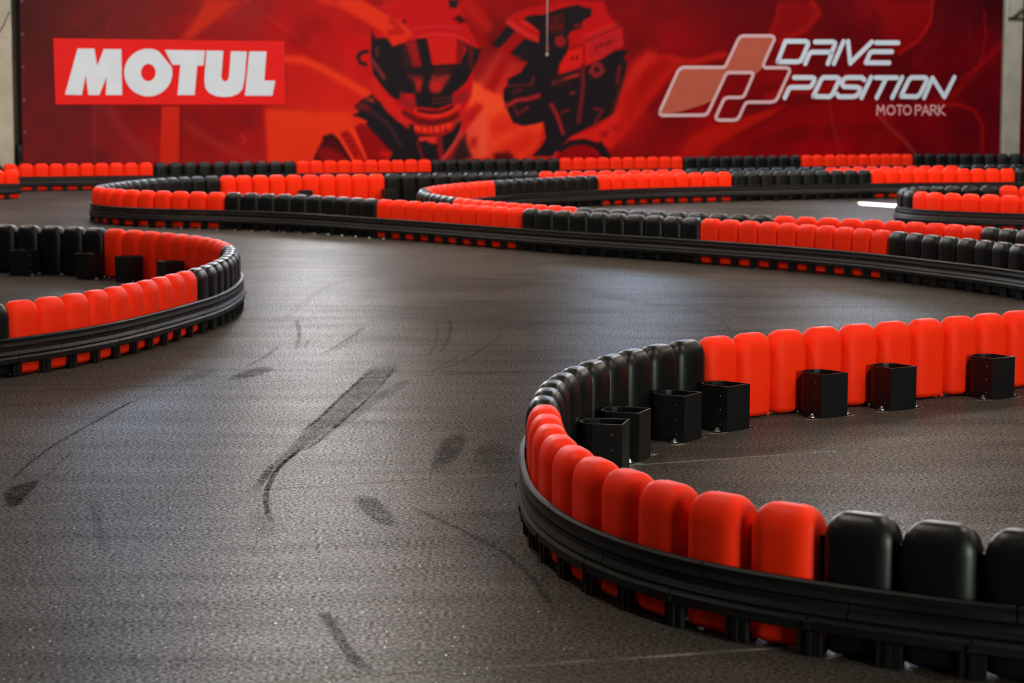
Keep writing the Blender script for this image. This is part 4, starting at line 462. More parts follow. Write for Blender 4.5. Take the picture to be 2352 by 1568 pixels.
tag(link('ceiling', mesh('ceiling', v, f, M_CEIL)), kind='structure')

# ------------------------------------------------------------------ floor joints, tyre marks
MARK_MATS = {}


def mark_mesh(name, pts, width, cover, mat, z):
    """a flat patch or a band along a line; the cover attribute fades its rim"""
    P = [Vector((x, y, 0)) for x, y in pts]
    v, f, cov = [], [], []
    if width is None:
        c = sum(P, Vector()) / len(P)
        # closed outline resampled and rounded
        n = len(P)
        ring = []
        for i in range(n):
            a, b_, c2, d = P[i - 1], P[i], P[(i + 1) % n], P[(i + 2) % n]
            for k in range(4):
                t = k / 4
                ring.append(0.5 * ((2 * b_) + (c2 - a) * t + (2 * a - 5 * b_ + 4 * c2 - d) * t * t + (3 * b_ - a - 3 * c2 + d) * t ** 3))
        m = len(ring)
        cl = [P[0].lerp(P[0], 0)]
        for s, cv in ((1.0, 0.0), (0.86, 0.75), (0.62, 1.0)):
            for p in ring:
                q = c + (p - c) * s
                v.append((q.x, q.y, z)); cov.append(cv * cover)
        for r in range(2):
            for i in range(m):
                j = (i + 1) % m
                f.append((r * m + i, r * m + j, (r + 1) * m + j, (r + 1) * m + i))
        f.append(tuple(2 * m + i for i in range(m)))
    else:
        line = []
        for i in range(len(P) - 1):
            a, b_, c2, d = P[max(i - 1, 0)], P[i], P[i + 1], P[min(i + 2, len(P) - 1)]
            for k in range(6):
                t = k / 6
                line.append(0.5 * ((2 * b_) + (c2 - a) * t + (2 * a - 5 * b_ + 4 * c2 - d) * t * t + (3 * b_ - a - 3 * c2 + d) * t ** 3))
        line.append(P[-1])
        n = len(line)
        for i, p in enumerate(line):
            t = (line[min(i + 1, n - 1)] - line[max(i - 1, 0)]).normalized()
            s = Vector((-t.y, t.x, 0))
            e = min(1.0, min(i, n - 1 - i) / (0.12 * n))
            for k, cv in ((-1, 0.0), (-0.6, 0.9), (0, 1.0), (0.6, 0.9), (1, 0.0)):
                q = p + s * (k * width * 0.75)
                v.append((q.x, q.y, z)); cov.append(cv * e * cover)
        for i in range(n - 1):
            for k in range(4):
                f.append((i * 5 + k, i * 5 + k + 1, (i + 1) * 5 + k + 1, (i + 1) * 5 + k))
    me = mesh(name, v, f, mat)
    at = me.attributes.new('cover', 'FLOAT', 'POINT')
    at.data.foreach_set('value', cov)
    return me


M_MARK = mark_material('tyre_rubber_mark', (0.006, 0.0055, 0.005), 1.25, 22.0)
for i, (w, a, pts) in enumerate(MARKS):
    if w is not None: w, a = w * 1.5, min(1.0, a * 1.05)
    else: a = min(1.0, a * 0.95)
    o = link('tyre_mark', mark_mesh('tyre_mark', pts, w, a, M_MARK, 0.0008 + 0.00005 * i), floor)
for i, (kind, a, b_) in enumerate(SEAMS):
    pts = [(a[0] + (b_[0] - a[0]) * k / 20, a[1] + (b_[1] - a[1]) * k / 20 + random.uniform(-.004, .004)) for k in range(21)]
    link('floor_joint', mark_mesh('floor_joint', pts, 0.022 if kind == 'light' else 0.014, 0.8 if kind == 'light' else 0.9,
                                  M_SEAM_LIGHT if kind == 'light' else M_SEAM_DARK, 0.0004), floor)

# pale crumbs of grit in front of the nearest bend: nobody could count them
v, f = [], []
for k in range(170):
    if k < 130:
        x, y = random.uniform(-1.6, 0.2), 5.7 + abs(random.gauss(0, 0.55))
    else:
        x, y = random.uniform(-1.6, 0.1), random.uniform(6.0, 9.0)
    s = random.uniform(0.001, 0.003)
    b0 = len(v)
    a = random.uniform(0, 6.28)
    for q in range(3):
        v.append((x + s * math.cos(a + q * 2.1), y + s * math.sin(a + q * 2.1), 0.0002))
    v.append((x, y, s * 1.1))
    f += [(b0, b0 + 1, b0 + 3), (b0 + 1, b0 + 2, b0 + 3), (b0 + 2, b0, b0 + 3)]
M_GRIT = paint_wall('pale_grit', (0.35, 0.33, 0.26), (0.55, 0.52, 0.42), 0.8, 50)
tag(link('floor_grit', mesh('floor_grit', v, f, M_GRIT)), 'pale crumbs of grit scattered on the dark asphalt', 'grit', kind='stuff')

# ------------------------------------------------------------------ barrier pieces
BW, BT, BH = 0.2192, 0.132, 0.40


def block_mesh(name, mat):
    bm = bmesh.new()
    bmesh.ops.create_cube(bm, size=1.0)
    R = 0.05                                     # bevel radius before stretching: corners become elliptical
    kx, ky, kz = 0.070 / R, 0.056 / R, 0.082 / R
    for vv in bm.verts:
        vv.co = Vector((vv.co.x * BW / kx, vv.co.y * BT / ky, (vv.co.z + 0.5) * BH / kz))
    bmesh.ops.bevel(bm, geom=bm.edges[:], offset=R, segments=7, profile=0.5, affect='EDGES')
    for vv in bm.verts:
        vv.co = Vector((vv.co.x * kx, vv.co.y * ky, vv.co.z * kz))
        if vv.co.z < 0.0825:                     # tighter radius at the foot
            vv.co.z = 0.002 + vv.co.z * 0.38
        if vv.co.z > BH - 1e-4:                  # shallow dish in the top
            vv.co.z -= 0.0015
    for fc in bm.faces: fc.smooth = True
    me = bpy.data.meshes.new(name)
    bm.to_mesh(me)
    bm.free()
    me.materials.append(mat)
    return me


def fin_mesh(name, mat):
    """thin moulded tongue between two neighbouring blocks"""
    return MB().box(-0.0085, 0.0085, -0.012, 0.012, 0.0, 0.325).mesh(name, mat)


BLOCK = {'r': block_mesh('red_block', M_RED), 'k': block_mesh('black_block', M_BLACK)}
FIN = {'r': fin_mesh('red_tongue', M_RED), 'k': fin_mesh('black_tongue', M_BLACK)}

# foot under the rail, one at every joint (local y points to the track)
fm = MB()
fm.box(-0.035, 0.035, 0.067, 0.083, 0.0, 0.071)
fm.box(-0.007, 0.007, 0.083, 0.089, 0.0, 0.071)
fm.box(0.028, 0.035, 0.083, 0.086, 0.0, 0.071)
FOOT = fm.mesh('rail_foot', M_FOOT)
FOOT_BOLT = MB().disc(0, 0, 0.013, 0.0, 0.004, 10).disc(0, 0, 0.008, 0.004, 0.014, 6).mesh('foot_bolt', M_BOLT)
CLIP = MB().box(-0.010, 0.010, 0, 0.005, -0.012, 0.012).box(-0.004, 0.004, 0.005, 0.008, -0.004, 0.004).mesh('rail_clip', M_RAIL)

# anchor bracket: open D-shaped steel box bolted to the floor behind a block (local y points away from the block)
prof = [(0.084, 0.192), (0.084, 0.068)]
for k in range(1, 8):
    a = math.pi * k / 8
    prof.append((0.084 * math.cos(a), 0.068 - 0.064 * math.sin(a)))
prof += [(-0.084, 0.068), (-0.084, 0.192)]


def shell(profile, t, z0, z1):
    n = len(profile)
    c = Vector((0, 0.10))
    inner = []
    for i in range(n):
        a, b_, d = Vector(profile[i - 1]), Vector(profile[i]), Vector(profile[(i + 1) % n])
        e1, e2 = (b_ - a).normalized(), (d - b_).normalized()
        n1, n2 = Vector((e1.y, -e1.x)), Vector((e2.y, -e2.x))
        if n1.dot(c - b_) < 0: n1 = -n1
        if n2.dot(c - b_) < 0: n2 = -n2
        m = (n1 + n2).normalized()
        k = t / max(0.35, m.dot(n1))
        inner.append(b_ + m * k)
    v, f = [], []
    for z in (z0, z1):
        v += [(p[0], p[1], z) for p in profile]
        v += [(p.x, p.y, z) for p in inner]
    for i in range(n):
        j = (i + 1) % n
        f += [(i, j, 2 * n + j, 2 * n + i), (n + j, n + i, 3 * n + i, 3 * n + j), (2 * n + i, 2 * n + j, 3 * n + j, 3 * n + i), (j, i, n + i, n + j)]
    return v, f


sv, sf = shell(prof, 0.006, 0.002, 0.208)
BRACKET = mesh('anchor_bracket', sv, sf, M_STEEL_BLACK)
M_RIM = metal('light_steel_edge', (0.34, 0.32, 0.30), 0.4)
BRACKET.materials.append(M_RIM)                  # lighter metal on the top edge
for k, p_ in enumerate(BRACKET.polygons):
    if k % 4 == 2: p_.material_index = 1
EAR = MB().prism([(-0.026, -0.022), (0.026, -0.022), (0.026, 0.022), (-0.026, 0.022)], 0.0, 0.005).mesh('floor_ear', M_STEEL_BLACK)
BOLT = MB().disc(0, 0, 0.017, 0.005, 0.0085, 14).disc(0, 0, 0.0105, 0.0085, 0.018, 6).disc(0, 0, 0.005, 0.018, 0.023, 8).mesh('anchor_bolt', M_BOLT)
SCREW = MB().disc(0, 0, 0.0055, 0.0, 0.003, 10, 0.003).mesh('screw_head', M_SCREW)


class Path:
    """smooth line through the block centres; parameter = block number"""
    def __init__(self, pts):
        P = [Vector((x, y, 0)) for x, y in pts]
        P = [P[0] * 2 - P[1]] + P + [P[-1] * 2 - P[-2]]
        self.P, self.n = P, len(pts)

    def at(self, t):
        i = max(0, min(self.n - 2, int(math.floor(t))))
        k = t - i
        a, b_, c, d = self.P[i], self.P[i + 1], self.P[i + 2], self.P[i + 3] if i + 3 < len(self.P) else self.P[i + 2] * 2 - self.P[i + 1]
        return 0.5 * ((2 * b_) + (c - a) * k + (2 * a - 5 * b_ + 4 * c - d) * k * k + (3 * b_ - a - 3 * c + d) * k ** 3)

    def frame(self, t, side):
        p = self.at(t)
        e = 0.05
        tn = (self.at(t + e) - self.at(t - e)).normalized()
        nn = Vector((tn.y, -tn.x, 0)) * side      # side +1: track on the right-hand of the walking direction
        return p, tn, nn


STRIPS = {   # name: outline (distance out, height), piece length in blocks, first break
    'upper': ([(0.0, 0.164), (0.014, 0.163), (0.019, 0.168), (0.014, 0.186), (0.018, 0.205), (0.012, 0.212), (0.0, 0.212)], 4, 1.0),
    'middle': ([(0.0, 0.118), (0.021, 0.118), (0.025, 0.124), (0.016, 0.142), (0.016, 0.160), (0.0, 0.160)], 4, 3.0),
    'lower': ([(0.0, 0.072), (0.020, 0.072), (0.028, 0.078), (0.028, 0.102), (0.020, 0.114), (0.0, 0.115)], 2, 0.5),
}
RAIL_D = BT / 2 + 0.006


def strip_piece(path, side, outline, t0, t1):
    n = max(2, int(round((t1 - t0) * 4)))
    v, f = [], []
    m = len(outline)
    for i in range(n + 1):
        t = t0 + (t1 - t0) * i / n
        p, tn, nn = path.frame(t, side)
        for dd, z in outline:
            q = p + nn * (RAIL_D + dd)
            v.append((q.x, q.y, z))
    for i in range(n):
        for k in range(m):
            k2 = (k + 1) % m
            q = (i * m + k, i * m + k2, (i + 1) * m + k2, (i + 1) * m + k)
            f.append(q if side > 0 else q[::-1])
    a = tuple(range(m))
    b_ = tuple(n * m + k for k in range(m))
    f += [a[::-1] if side > 0 else a, b_ if side > 0 else b_[::-1]]
    return mesh('rail_strip', v, f, M_RAIL)


def colour_runs(spec):
    out = []
    for c, n in spec: out += [c] * n
    return out


def barrier(key, side, spec, label, brackets=(), bolts=()):
    pts = RUNS[key]
    path = Path(pts)
    n = len(pts)
    cols = colour_runs(spec)
    assert len(cols) == n, (key, len(cols), n)
    mid = pts[n // 2]
    root = empty('track_barrier', (mid[0], mid[1], 0))
    tag(root, label, 'barrier', 'kart track barriers')
    off = Vector((mid[0], mid[1], 0))
    jit = random.Random(key)
    for i in range(n):
        p, tn, nn = path.frame(i, side)
        a = math.atan2(tn.y, tn.x) + jit.uniform(-0.012, 0.012)
        o = link('barrier_block', BLOCK[cols[i]], root, p - off + nn * jit.uniform(-0.003, 0.003), a)
        if jit.random() < 0.5: o.rotation_euler.z += math.pi
        if i < n - 1:
            q, t2, n2 = path.frame(i + 0.5, side)
            # local +y must point to the track
            rz = math.atan2(n2.y, n2.x) - math.pi / 2
            link('block_tongue', FIN['k' if 'k' in (cols[i], cols[i + 1]) else 'r'], root, q - off, rz)
            ft = link('rail_foot', FOOT, root, q - off, rz)
            if i in bolts:
                link('foot_bolt', FOOT_BOLT, ft, (0.058, 0.082, 0.0))
    for nm, (outline, ln, first) in STRIPS.items():
        cuts = [-0.45]
        t = first
        while t < n - 0.6:
            if t > cuts[-1] + 0.3: cuts.append(t)
            t += ln
        cuts.append(n - 0.55)
        for a, b_ in zip(cuts[:-1], cuts[1:]):
            me = strip_piece(path, side, [(dd, z) for dd, z in outline], a + 0.012, b_ - 0.012)
            me.transform(Matrix.Translation(-off))
            s = link('rail_strip', me, root)
            if nm == 'lower' and a > 0 and 7 > ln:
                p, tn, nn = path.frame(a, side)
                q = p + nn * (RAIL_D + 0.0265)
                c = link('rail_clip', CLIP, s, (q.x - off.x, q.y - off.y, 0.090), math.atan2(nn.y, nn.x) - math.pi / 2)
    for t in brackets:
        p, tn, nn = path.frame(t, side)
        out = -nn
        q = p + out * (BT / 2 + 0.004)
        rz = math.atan2(out.y, out.x) - math.pi / 2
        br = link('anchor_bracket', BRACKET, root, q - off, rz)
        for s in (-1, 1):
            link('floor_ear', EAR, br, (s * 0.106, 0.156, 0.0005))
            link('anchor_bolt', BOLT, br, (s * 0.112, 0.158, 0.0))
            link('drill_dust', DUST, br, (s * 0.115, 0.165, 0.0009), random.uniform(0, 3))
            for z in (0.035, 0.10, 0.165):
                sc = link('screw_head', SCREW, br, (s * 0.0835, 0.150, z))
                sc.rotation_euler = (0, s * math.pi / 2, 0)
    return root


DUST = mark_mesh('drill_dust', [(-0.06, -0.02), (0.01, -0.035), (0.06, -0.012), (0.045, 0.03), (-0.02, 0.034)], None, 0.75, M_DUST, 0.0)

g0, g1 = RUNS['G']
dx, dy = g1[0] - g0[0], g1[1] - g0[1]
dl = math.hypot(dx, dy)
RUNS['G'] = [(g0[0] + dx / dl * 0.224 * k, g0[1] + dy / dl * 0.224 * k) for k in range(6)]

barrier('A', 1, [('k', 1), ('r', 10), ('k', 10), ('r', 10), ('k', 4)],
        'nearest red and black block barrier, bending round the lower right, open brackets behind',
        [7.65, 5.70, 2.75, 10.7, 12.6, 15.3, 16.9])
barrier('B', -1, [('k', 7), ('r', 10), ('k', 10), ('r', 10), ('k', 2)],
        'red and black block barrier looping in from the left edge of the picture', [3.3, 6.5, 8.75, 11.7])
barrier('C', 1, [('k', 6), ('r', 10), ('k', 10), ('r', 10), ('k', 10), ('r', 10), ('k', 15), ('r', 10), ('k', 10), ('r', 10), ('k', 10), ('r', 10), ('k', 9)],
        'long outer barrier of the middle hairpin, its round red tip at the left', [50.5, 45.5], range(76, 92))
barrier('D', -1, [('k', 1), ('r', 10), ('k', 10), ('r', 10), ('k', 10), ('r', 10), ('k', 10), ('r', 10), ('k', 10), ('r', 10), ('k', 3)],
        'inner barrier of the middle hairpin, its black tip just behind the long outer one')
barrier('E', 1, [('r', 3), ('k', 10), ('r', 8)],
        'barrier loop at the right edge with a black tip beside the bright sun patch')
barrier('F', 1, [('k', 1), ('r', 10), ('k', 10), ('r', 10), ('k', 10), ('r', 10), ('k', 10), ('r', 10), ('k', 10)],
        'farthest red and black block barrier, running along the foot of the red banner')
barrier('G', -1, [('r', 6)], 'short red barrier end at the far left, in front of the row below the banner')

# ------------------------------------------------------------------ banner
LIT = 0.92          # white vinyl of the photograph against full white


def albedo(c):
    return tuple(min(0.95, v / LIT) for v in srgb(c))


U0, U1, Z0, Z1 = -7.36, 10.06, 0.22, 3.25
NU, NZ = 860, 150
gu = np.linspace(U0, U1, NU)
gz = np.linspace(Z0, Z1, NZ)
GU, GZ = np.meshgrid(gu, gz)
rows = {}
for y, u, z, c in BASE: rows.setdefault(y, []).append((u, z, c))
layers = []
for y in sorted(rows):
    r = sorted(rows[y])
    us = [q[0] for q in r]
    zz = sum(q[1] for q in r) / len(r)
    layers.append((zz, np.stack([np.interp(gu, us, [q[2][k] for q in r]) for k in range(3)], 1)))
layers.sort(key=lambda q: q[0])
lz = np.array([q[0] for q in layers])
IMG = np.zeros((NZ, NU, 3))
for j, z in enumerate(gz):
    k = int(np.clip(np.searchsorted(lz, z) - 1, 0, len(lz) - 2))
    t = float(np.clip((z - lz[k]) / (lz[k + 1] - lz[k]), 0, 1))
    IMG[j] = layers[k][1] * (1 - t) + layers[k + 1][1] * t
# cloudy ink: a few octaves of smooth noise
for cells, amp in ((9, 0.10), (24, 0.08), (60, 0.05)):
    cz = max(3, cells // 5)
    nz = rng.normal(0, 1, (cz + 2, cells + 2))
    yy = (GZ - Z0) / (Z1 - Z0) * cz
    xx = (GU - U0) / (U1 - U0) * cells
    i0, j0 = xx.astype(int), yy.astype(int)
    fx, fy = xx - i0, yy - j0
    fx, fy = fx * fx * (3 - 2 * fx), fy * fy * (3 - 2 * fy)
    val = (nz[j0, i0] * (1 - fx) + nz[j0, i0 + 1] * fx) * (1 - fy) + (nz[j0 + 1, i0] * (1 - fx) + nz[j0 + 1, i0 + 1] * fx) * fy
    IMG *= (1 + amp * val)[..., None]


def seg_dist(px, py, ax, ay, bx, by):
    vx, vy = bx - ax, by - ay
    t = np.clip(((px - ax) * vx + (py - ay) * vy) / (vx * vx + vy * vy + 1e-12), 0, 1)
    return np.hypot(px - ax - t * vx, py - ay - t * vy)


for kind, col, alpha, soft, width, pts in PRINT:
    P = np.array(pts)
    pad = max(width, 0) + soft * 2 + 0.03
    i0, i1 = np.searchsorted(gu, P[:, 0].min() - pad), np.searchsorted(gu, P[:, 0].max() + pad)
    j0, j1 = np.searchsorted(gz, P[:, 1].min() - pad), np.searchsorted(gz, P[:, 1].max() + pad)
    if i1 <= i0 or j1 <= j0: continue
    px, py = GU[j0:j1, i0:i1], GZ[j0:j1, i0:i1]
    dist = np.full(px.shape, 1e9)
    n = len(P)
    inside = np.zeros(px.shape, bool)
    for i in range(n if kind == 'p' else n - 1):
        a, b_ = P[i], P[(i + 1) % n]
        dist = np.minimum(dist, seg_dist(px, py, a[0], a[1], b_[0], b_[1]))
        if kind == 'p':
            c = (a[1] > py) != (b_[1] > py)
            xi = a[0] + (py - a[1]) / (b_[1] - a[1] + 1e-12) * (b_[0] - a[0])
            inside ^= c & (px < xi)
    sd = np.where(inside, -dist, dist) if kind == 'p' else dist - width / 2
    cov = np.clip(0.5 - sd / (2 * soft + 1e-6), 0, 1)
    cov = (cov * cov * (3 - 2 * cov) * alpha)[..., None]
    IMG[j0:j1, i0:i1] = IMG[j0:j1, i0:i1] * (1 - cov) + np.array(col)[None, None] * cov

lin = np.clip(IMG, 0, 255) / 255.0
lin = np.where(lin <= 0.04045, lin / 12.92, ((lin + 0.055) / 1.055) ** 2.4)
lin = np.clip(lin / LIT, 0, 0.95)

# sheet geometry: hangs almost flat, with slack folds
fold = np.zeros_like(GU)
for k in range(26):
    u_, z_ = rng.uniform(U0, U1), rng.uniform(0.2, 2.6)
    ang = rng.choice([1.0, -1.0]) * rng.uniform(0.5, 1.3)
    L_, W_ = rng.uniform(0.4, 1.1), rng.uniform(0.05, 0.12)
    a_ = (GU - u_) * math.cos(ang) + (GZ - z_) * math.sin(ang)
    b2 = -(GU - u_) * math.sin(ang) + (GZ - z_) * math.cos(ang)
    fold += rng.uniform(0.002, 0.0055) * np.exp(-(a_ / L_) ** 2 - (b2 / W_) ** 2)
fold += 0.007 * np.sin(GU * 1.7) * (0.3 + 0.2 * np.sin(GZ * 2.0 + GU))


def fold_at(u, z):
    i = int(np.clip(round((u - U0) / (U1 - U0) * (NU - 1)), 0, NU - 1))
    j = int(np.clip(round((z - Z0) / (Z1 - Z0) * (NZ - 1)), 0, NZ - 1))
    return float(fold[j, i])


def vinyl(name, attr=None, col=None):
    m, nt, b = new_mat(name)
    L = nt.links.new
    tc = N(nt, 'ShaderNodeTexCoord')
    if attr:
        at = N(nt, 'ShaderNodeAttribute', attribute_name=attr)
        n0 = N(nt, 'ShaderNodeTexNoise', Scale=40.0, Detail=4.0)
        L(tc.outputs['Object'], n0.inputs['Vector'])
        rr = ramp(nt, [(0.3, (0.88, 0.88, 0.88)), (0.7, (1.1, 1.1, 1.1))])
        L(n0.outputs['Fac'], rr.inputs['Fac'])
        mx = N(nt, 'ShaderNodeMix', data_type='RGBA', blend_type='MULTIPLY')
        mx.inputs['Factor'].default_value = 1.0
        L(at.outputs['Color'], mx.inputs['A']); L(rr.outputs['Color'], mx.inputs['B'])
        L(mx.outputs['Result'], b.inputs['Base Color'])
    else:
        n0 = N(nt, 'ShaderNodeTexNoise', Scale=3.0, Detail=4.0)
        L(tc.outputs['Object'], n0.inputs['Vector'])
        rr = ramp(nt, [(0.3, tuple(c * 0.93 for c in col)), (0.7, col)])
        L(n0.outputs['Fac'], rr.inputs['Fac'])
        L(rr.outputs['Color'], b.inputs['Base Color'])
    b.inputs['Roughness'].default_value = 0.45
    b.inputs['Specular IOR Level'].default_value = 0.14
    n1 = N(nt, 'ShaderNodeTexNoise', Scale=6.0, Detail=4.0)
    L(tc.outputs['Object'], n1.inputs['Vector'])
    bp = N(nt, 'ShaderNodeBump', Strength=0.12, Distance=0.01)
    L(n1.outputs['Fac'], bp.inputs['Height'])
    L(bp.outputs['Normal'], b.inputs['Normal'])
    return m


M_PRINT = vinyl('printed_vinyl', attr='ink')
verts = np.zeros((NZ * NU, 3))
verts[:, 0] = GU.ravel()
verts[:, 1] = -fold.ravel()
verts[:, 2] = GZ.ravel()
idx = np.arange(NZ * NU).reshape(NZ, NU)
quads = np.stack([idx[:-1, :-1].ravel(), idx[:-1, 1:].ravel(), idx[1:, 1:].ravel(), idx[1:, :-1].ravel()], 1)
me = bpy.data.meshes.new('banner')
me.from_pydata(verts.tolist(), [], quads.tolist())
me.polygons.foreach_set('use_smooth', [True] * len(me.polygons))
ca = me.attributes.new('ink', 'FLOAT_COLOR', 'POINT')
ca.data.foreach_set('color', np.concatenate([lin.reshape(-1, 3), np.ones((NZ * NU, 1))], 1).astype(np.float32).ravel())
me.materials.append(M_PRINT)
banner = link('banner', me, None, WO, WANG)
tag(banner, 'wide red printed banner with two helmeted drivers and white lettering, hung across the back', 'banner')


def flat(polys, lift, step=0.25):
    """print pieces lying on the folds of the banner"""
    v, f = [], []
    for rings in polys:
        tri = tessellate_polygon([[Vector((p[0], p[1], 0)) for p in r] for r in rings])
        b0 = len(v)
        for r in rings:
            v += [(p[0], -fold_at(p[0], p[1]) - lift, p[1]) for p in r]
        for t in tri:
            a, b_, c = (Vector((v[b0 + k][0], v[b0 + k][2])) for k in t)
            q = tuple(b0 + k for k in t)
            if (b_ - a).cross(c - a) < 0: q = q[::-1]
            f.append(q)
    return v, f


def ribbon(line, w, lift, closed=False):
    """round-ended pen stroke as flat print"""
    v, f = [], []
    P = [Vector(p) for p in line]
    if closed: P.append(P[0])
    Q = [P[0]]
    for a, b_ in zip(P[:-1], P[1:]):
        n = max(1, int((b_ - a).length / 0.12))
        Q += [a.lerp(b_, k / n) for k in range(1, n + 1)]
    for a, b_ in zip(Q[:-1], Q[1:]):
        d_ = (b_ - a)
        if d_.length < 1e-6: continue
        s = Vector((-d_.y, d_.x)).normalized() * w / 2
        b0 = len(v)
        for p in (a - s, b_ - s, b_ + s, a + s):
            v.append((p.x, -fold_at(p.x, p.y) - lift, p.y))
        f.append((b0, b0 + 1, b0 + 2, b0 + 3))
    for p in P:
        b0 = len(v)
        for k in range(14):
            a = 2 * math.pi * k / 14
            v.append((p.x + w / 2 * math.cos(a), -fold_at(p.x, p.y) - lift, p.y + w / 2 * math.sin(a)))
        f.append(tuple(b0 + k for k in range(14)))
    return v, f


def strokes(name, lines, w, lift, mat, closed=False):
    v, f = [], []
    for l in lines:
        a, b_ = ribbon(l, w, lift, closed)
        o = len(v)
        v += a
        f += [tuple(k + o for k in q) for q in b_]
    return link(name, mesh(name, v, f, mat), banner)


M_WHITE = vinyl('white_ink', col=albedo((212, 222, 234)))
M_LOGO_RED = vinyl('bright_red_ink', col=albedo((226, 26, 26)))
M_SALMON = vinyl('salmon_ink', col=albedo((186, 92, 72)))
M_PINKWHITE = vinyl('pinkish_white_ink', col=albedo((218, 178, 182)))
M_ROSE = vinyl('rose_ink', col=albedo((222, 160, 165)))


def densify(r, n=8):
    out = []
    for i in range(len(r)):
        a, b_ = r[i], r[(i + 1) % len(r)]
        out += [(a[0] + (b_[0] - a[0]) * k / n, a[1] + (b_[1] - a[1]) * k / n) for k in range(n)]
    return out


# the red panel is a patch of the sheet itself, a hair proud of it
pa = LETT['panel'][0]
v, f = [], []
for j in range(13):
    for i in range(41):
        s, t = i / 40, j / 12
        top = [pa[0][k] * (1 - s) + pa[1][k] * s for k in (0, 1)]
        bot = [pa[3][k] * (1 - s) + pa[2][k] * s for k in (0, 1)]
        u_, z_ = [top[k] * (1 - t) + bot[k] * t for k in (0, 1)]
        v.append((u_, -fold_at(u_, z_) - 0.006, z_))
for j in range(12):
    for i in range(40):
        f.append((j * 41 + i, (j + 1) * 41 + i, (j + 1) * 41 + i + 1, j * 41 + i + 1))
tag(link('logo_panel', mesh('logo_panel', v, f, M_LOGO_RED), banner), 'bright red panel with white lettering')
for r in LETT['motul']:
    v, f = flat([[densify(r, 3)]], 0.013)
    link('letter', mesh('letter', v, f, M_WHITE), banner)
v, f = flat([[LETT['motul_o'][0], LETT['motul_o'][1]]], 0.013)
link('letter', mesh('letter', v, f, M_WHITE), banner)
v, f = flat([[densify(LETT['emblem_fill'], 2)]], 0.009)
link('emblem_fill', mesh('emblem_fill', v, f, M_SALMON), banner)
strokes('emblem_outline', [LETT['emblem_path']], 0.058, 0.013, M_PINKWHITE, True)
for l in LETT['name']:
    strokes('letter', [l], 0.084, 0.011, M_WHITE)
for l in LETT['tag']:
    strokes('letter', [l], 0.030, 0.009, M_ROSE)
# eyelets down the left hem
EYE = MB()
ring_v, ring_f = [], []
for k in range(16):
    a = 2 * math.pi * k / 16
    for r_, y_ in ((0.022, -0.001), (0.016, -0.006), (0.010, -0.001)):
        ring_v.append((r_ * math.cos(a), y_, r_ * math.sin(a)))
for k in range(16):
    k2 = (k + 1) % 16
    for q in range(2):
        ring_f.append((k * 3 + q, k * 3 + q + 1, k2 * 3 + q + 1, k2 * 3 + q))
EYE_ME = mesh('eyelet', ring_v, ring_f, M_EYELET)
for k in range(6):
    z_ = 2.78 - 0.487 * k
    link('eyelet', EYE_ME, banner, (U0 + 0.035, -fold_at(U0, z_) - 0.001, z_))

# neighbour banner beyond the right-hand column
nb = MB().box(10.47, 14.0, -0.004, 0.0, 0.25, 3.2)
M_NB = vinyl('dark_red_vinyl', col=albedo((78, 8, 16)))
tag(link('banner', nb.mesh('side_banner', M_NB), None, WO, WANG), 'dark red banner edge showing right of the pale column', 'banner')

# ------------------------------------------------------------------ columns at the ends of the banner
def column(u0, u1, y0, y1, label):
    m_ = MB()
    c = 0.015
    m_.prism([(u0 + c, y0), (u1 - c, y0), (u1, y0 + c), (u1, y1), (u0, y1), (u0, y0 + c)], 0, CEIL)
    root = link('column', m_.mesh('column', M_COLUMN), None, WO, WANG)
    return tag(root, label, 'column')


col_l = column(-8.25, -7.50, -0.08, 0.42, 'broad beige column at the left end of the banner')
col_r = column(10.085, 10.46, -0.06, 0.42, 'slim pale beige column at the right end of the banner')
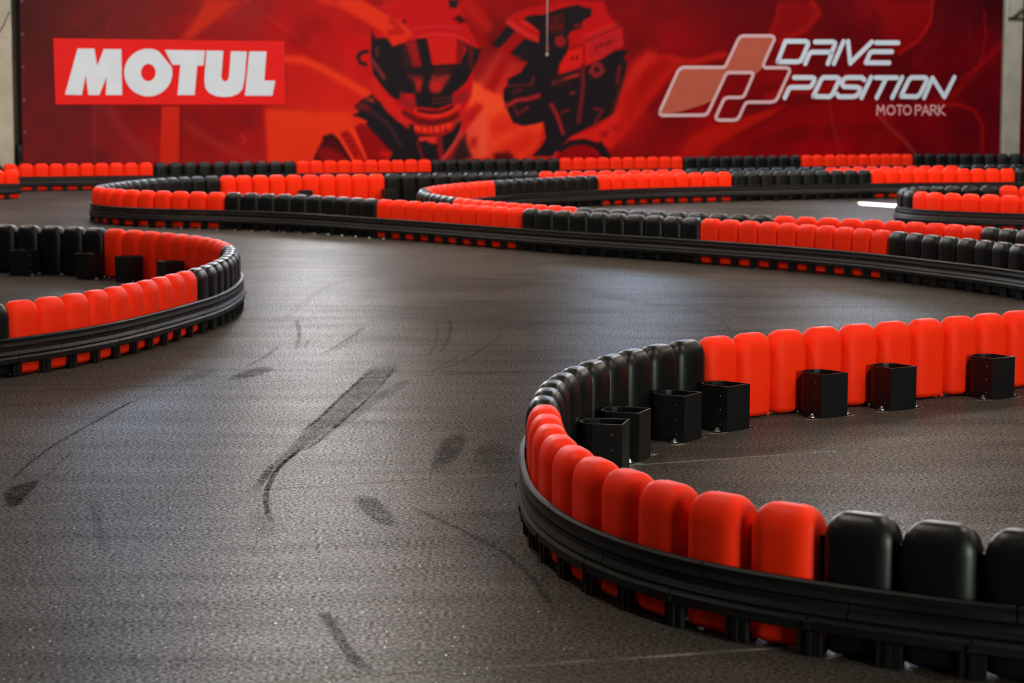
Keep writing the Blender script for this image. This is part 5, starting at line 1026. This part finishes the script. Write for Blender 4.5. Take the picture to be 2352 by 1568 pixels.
# brown steel brace on the right column, strap and cable on the left one
br = MB()
br.box(10.13, 10.47, -0.10, -0.061, 2.735, 2.775)
root = link('steel_brace', br.mesh('brace_foot', M_RUST), None, WO, WANG)
tag(root, 'brown steel brace fixed high on the right-hand column', 'brace')
bm_ = MB().tube([(10.20, -0.12, 2.76), (10.42, -0.14, 2.93), (10.62, -0.16, 3.12)], 0.03, 8)
link('diagonal_arm', bm_.mesh('diagonal_arm', M_RUST, True), root)
bm_ = MB().box(10.16, 10.40, -0.085, -0.061, 2.775, 3.3)
link('backing_plate', bm_.mesh('backing_plate', M_COLUMN), root)
cb = MB().tube([(-8.1, -0.090, 2.02), (-7.75, -0.092, 2.22), (-7.62, -0.091, 2.42), (-7.53, -0.09, 2.62)], 0.008, 6)
link('cable', cb.mesh('cable', M_RUST, True), col_l)
link('column_strap', MB().box(-8.26, -7.495, -0.086, 0.40, 2.235, 2.25).mesh('column_strap', M_COLUMN), col_l)

# dark padded roll standing between the left column and the banner edge
pv, pf = [], []
n = 20
prof2 = [(0.0, 0.0), (0.095, 0.0), (0.105, 0.03), (0.105, 0.53), (0.098, 0.59), (0.075, 0.64), (0.04, 0.665), (0.0, 0.672)]
for r_, z_ in prof2:
    for k in range(n):
        a = 2 * math.pi * k / n
        pv.append((r_ * math.cos(a), r_ * math.sin(a) * 0.6, z_))
for i in range(len(prof2) - 1):
    for k in range(n):
        k2 = (k + 1) % n
        pf.append((i * n + k, i * n + k2, (i + 1) * n + k2, (i + 1) * n + k))
pr = on_wall(-7.345, 0, 0.13)
tag(link('padded_roll', mesh('padded_roll', pv, pf, M_FOOT, True), None, pr, WANG), 'black round-topped pad between the left column and the banner', 'pad')

# hanging pull cord in front of the banner
cp = on_wall(1.085, 0, -0.28)
croot = link('pull_cord', MB().tube([(cp.x, cp.y, 6.35), (cp.x, cp.y, 4.0), (cp.x + 0.002, cp.y, 2.06)], 0.013, 8).mesh('pull_cord', M_CORD, True))
tag(croot, 'pale cord hanging down in front of the second driver on the banner', 'cord')
sv2, sf2 = [], []
for i in range(7):
    th = math.pi * i / 6
    for k in range(10):
        a = 2 * math.pi * k / 10
        sv2.append((cp.x + 0.028 * math.sin(th) * math.cos(a), cp.y + 0.028 * math.sin(th) * math.sin(a), 2.045 + 0.034 * math.cos(th)))
for i in range(6):
    for k in range(10):
        k2 = (k + 1) % 10
        sf2.append((i * 10 + k, (i + 1) * 10 + k, (i + 1) * 10 + k2, i * 10 + k2))
link('end_knob', mesh('end_knob', sv2, sf2, M_CORD, True), croot)
